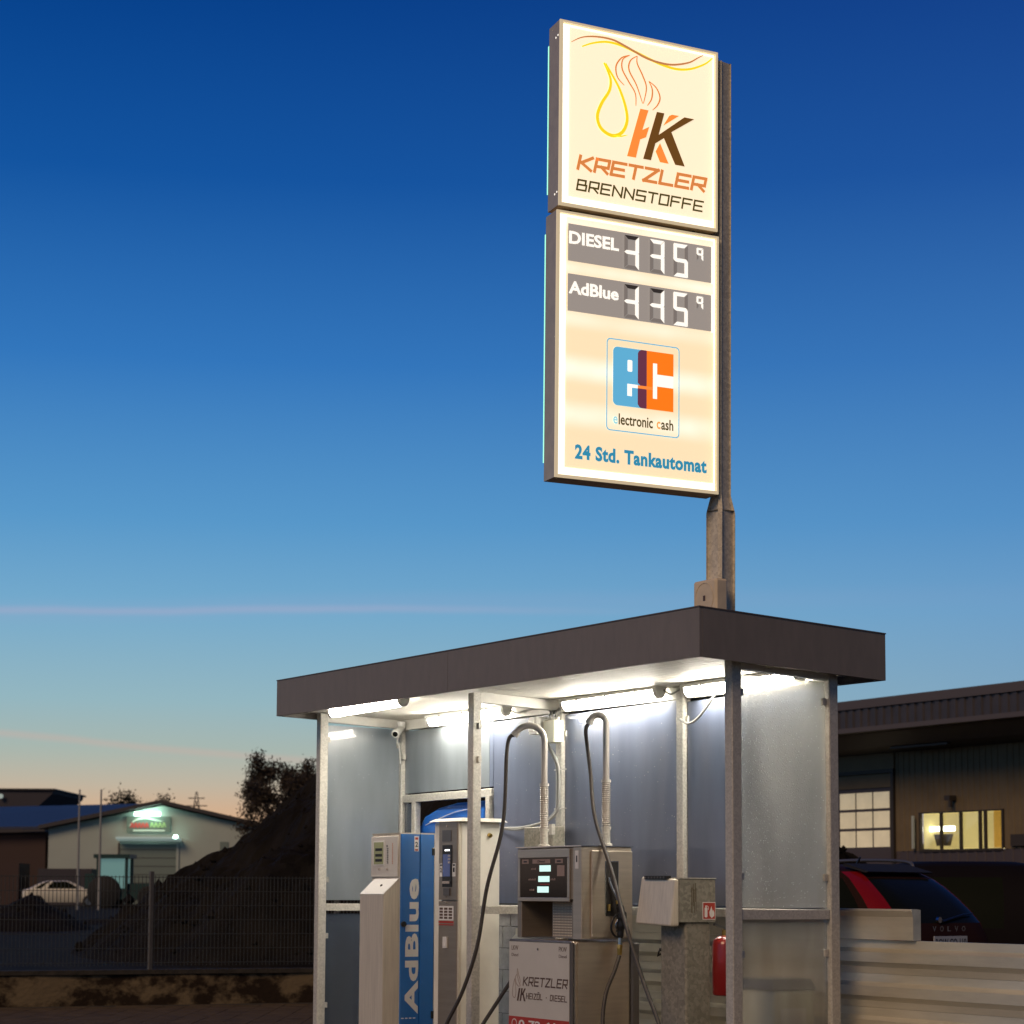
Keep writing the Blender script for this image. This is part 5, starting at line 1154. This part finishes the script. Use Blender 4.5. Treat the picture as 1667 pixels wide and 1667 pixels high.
# hills
mb = MB(); N_ = 160
for i in range(N_+1):
    r = -700+i*10; zt = 17+6*noise.noise(Vector((r*.006, 1, 0)))+2.0*noise.noise(Vector((r*.03, 2, 0)))
    if -125 < r < -60: zt += 2.5*math.cos((r+100)/32)
    mb.v += [Y(r, 620, -1), Y(r, 640, zt), Y(r, 800, -1)]
for i in range(N_): a = i*3; mb.f += [(a, a+3, a+4, a+1), (a+1, a+4, a+5, a+2)]
tag(mb.build('hills', 'leaf_far', smooth=True, loc=(0, 0, 0)), kind='structure')

# ------------------------------------------------------------------ trees
def tree(label, r, dd_, z0, htot, crown_r, trunk_r, nl, leaf, m, seed, cz=None, squash=1.0, sparse=.55):
    rnd = random.Random(seed)
    t = thing('tree', label, 'tree', tuple(Y(r, dd_, z0)))
    tk = MB(); tips = []
    base = Y(r, dd_, z0)
    def limb(p, dr, ln, rad, depth):
        P = [p]; q = p.copy(); dv = dr.copy()
        for k in range(4):
            dv = (dv+Vector((rnd.uniform(-.22, .22), rnd.uniform(-.22, .22), rnd.uniform(-.02, .14)))).normalized(); q = q+dv*ln/4; P.append(q.copy())
        tk.tube(P, [rad*(1-.14*k) for k in range(5)], 6, cap=False)
        if depth == 0: tips.extend([P[2], P[3], P[4]]); return
        for _ in range(3 if depth > 1 else 4):
            j = rnd.choice([2, 3, 4]); nd = (dv+Vector((rnd.uniform(-.9, .9), rnd.uniform(-.9, .9), rnd.uniform(-.1, .5)))).normalized(); limb(P[j], nd, ln*.66, rad*.5, depth-1)
    limb(base, Vector((0, 0, 1)), htot*.38, trunk_r, 3)
    top = max(p.z for p in tips); cen = base+Vector((0, 0, 0)); sc = (htot)/(top-base.z)*.96
    mxr = max((Vector((p.x-base.x, p.y-base.y, 0))).length for p in tips); sr = crown_r/mxr
    def T(v): w = v-base; return base+Vector((w.x*sr, w.y*sr, w.z*sc))
    tk.v = [T(v) for v in tk.v]; tips = [T(v) for v in tips]
    tk.build('trunk', 'bark', t, smooth=True)
    lf = MB()
    for _ in range(nl):
        c_ = rnd.choice(tips); s_ = leaf*2.4; p = c_+Vector((rnd.gauss(0, 1), rnd.gauss(0, 1), rnd.gauss(0, .8)))*s_*squash
        a = Vector((rnd.gauss(0, 1), rnd.gauss(0, 1), rnd.gauss(0, 1))).normalized()*leaf*rnd.uniform(.5, 1.2); b = a.cross(Vector((rnd.gauss(0, 1), rnd.gauss(0, 1), rnd.gauss(0, 1))).normalized())*.8
        lf.quad(p-a, p-b*.7, p+a, p+b*.7)
    tag(lf.build('crown', m, t), kind='stuff')
    return t
tree('big half bare autumn tree behind the soil heap', -10.9, 90, .8, 7.5, 3.6, .22, 11000, .085, 'leaf_brown', 3)
tree('slim half bare tree at the left flank of the big tree', -12.4, 88, .8, 6.2, 1.6, .12, 3500, .08, 'leaf_brown', 5)
tree('dense brown tree nearest the shelter post behind the heap', -8.6, 86, .8, 6.9, 3.0, .2, 12000, .085, 'leaf_brown', 8)
for i, (r, hh, cr, lab, sd_) in enumerate(((-51.6, 13.6, 1.6, 'leftmost small tree on the skyline over the hall', 11), (-49.2, 14.2, 1.8, 'second small tree from the left on the skyline', 12), (-44.9, 13.6, 1.3, 'small round tree right of the hall gable on the skyline', 13), (-47.2, 12.2, .9, 'lowest small tree on the skyline, just over the gable', 14), (-46.2, 11.9, .8, 'bushy treetop touching the gable ridge', 15))):
    tree(lab, r, 250, .8, hh, cr, .2, 1500, .22, 'leaf_dark', sd_)
scene.render.engine = 'CYCLES'
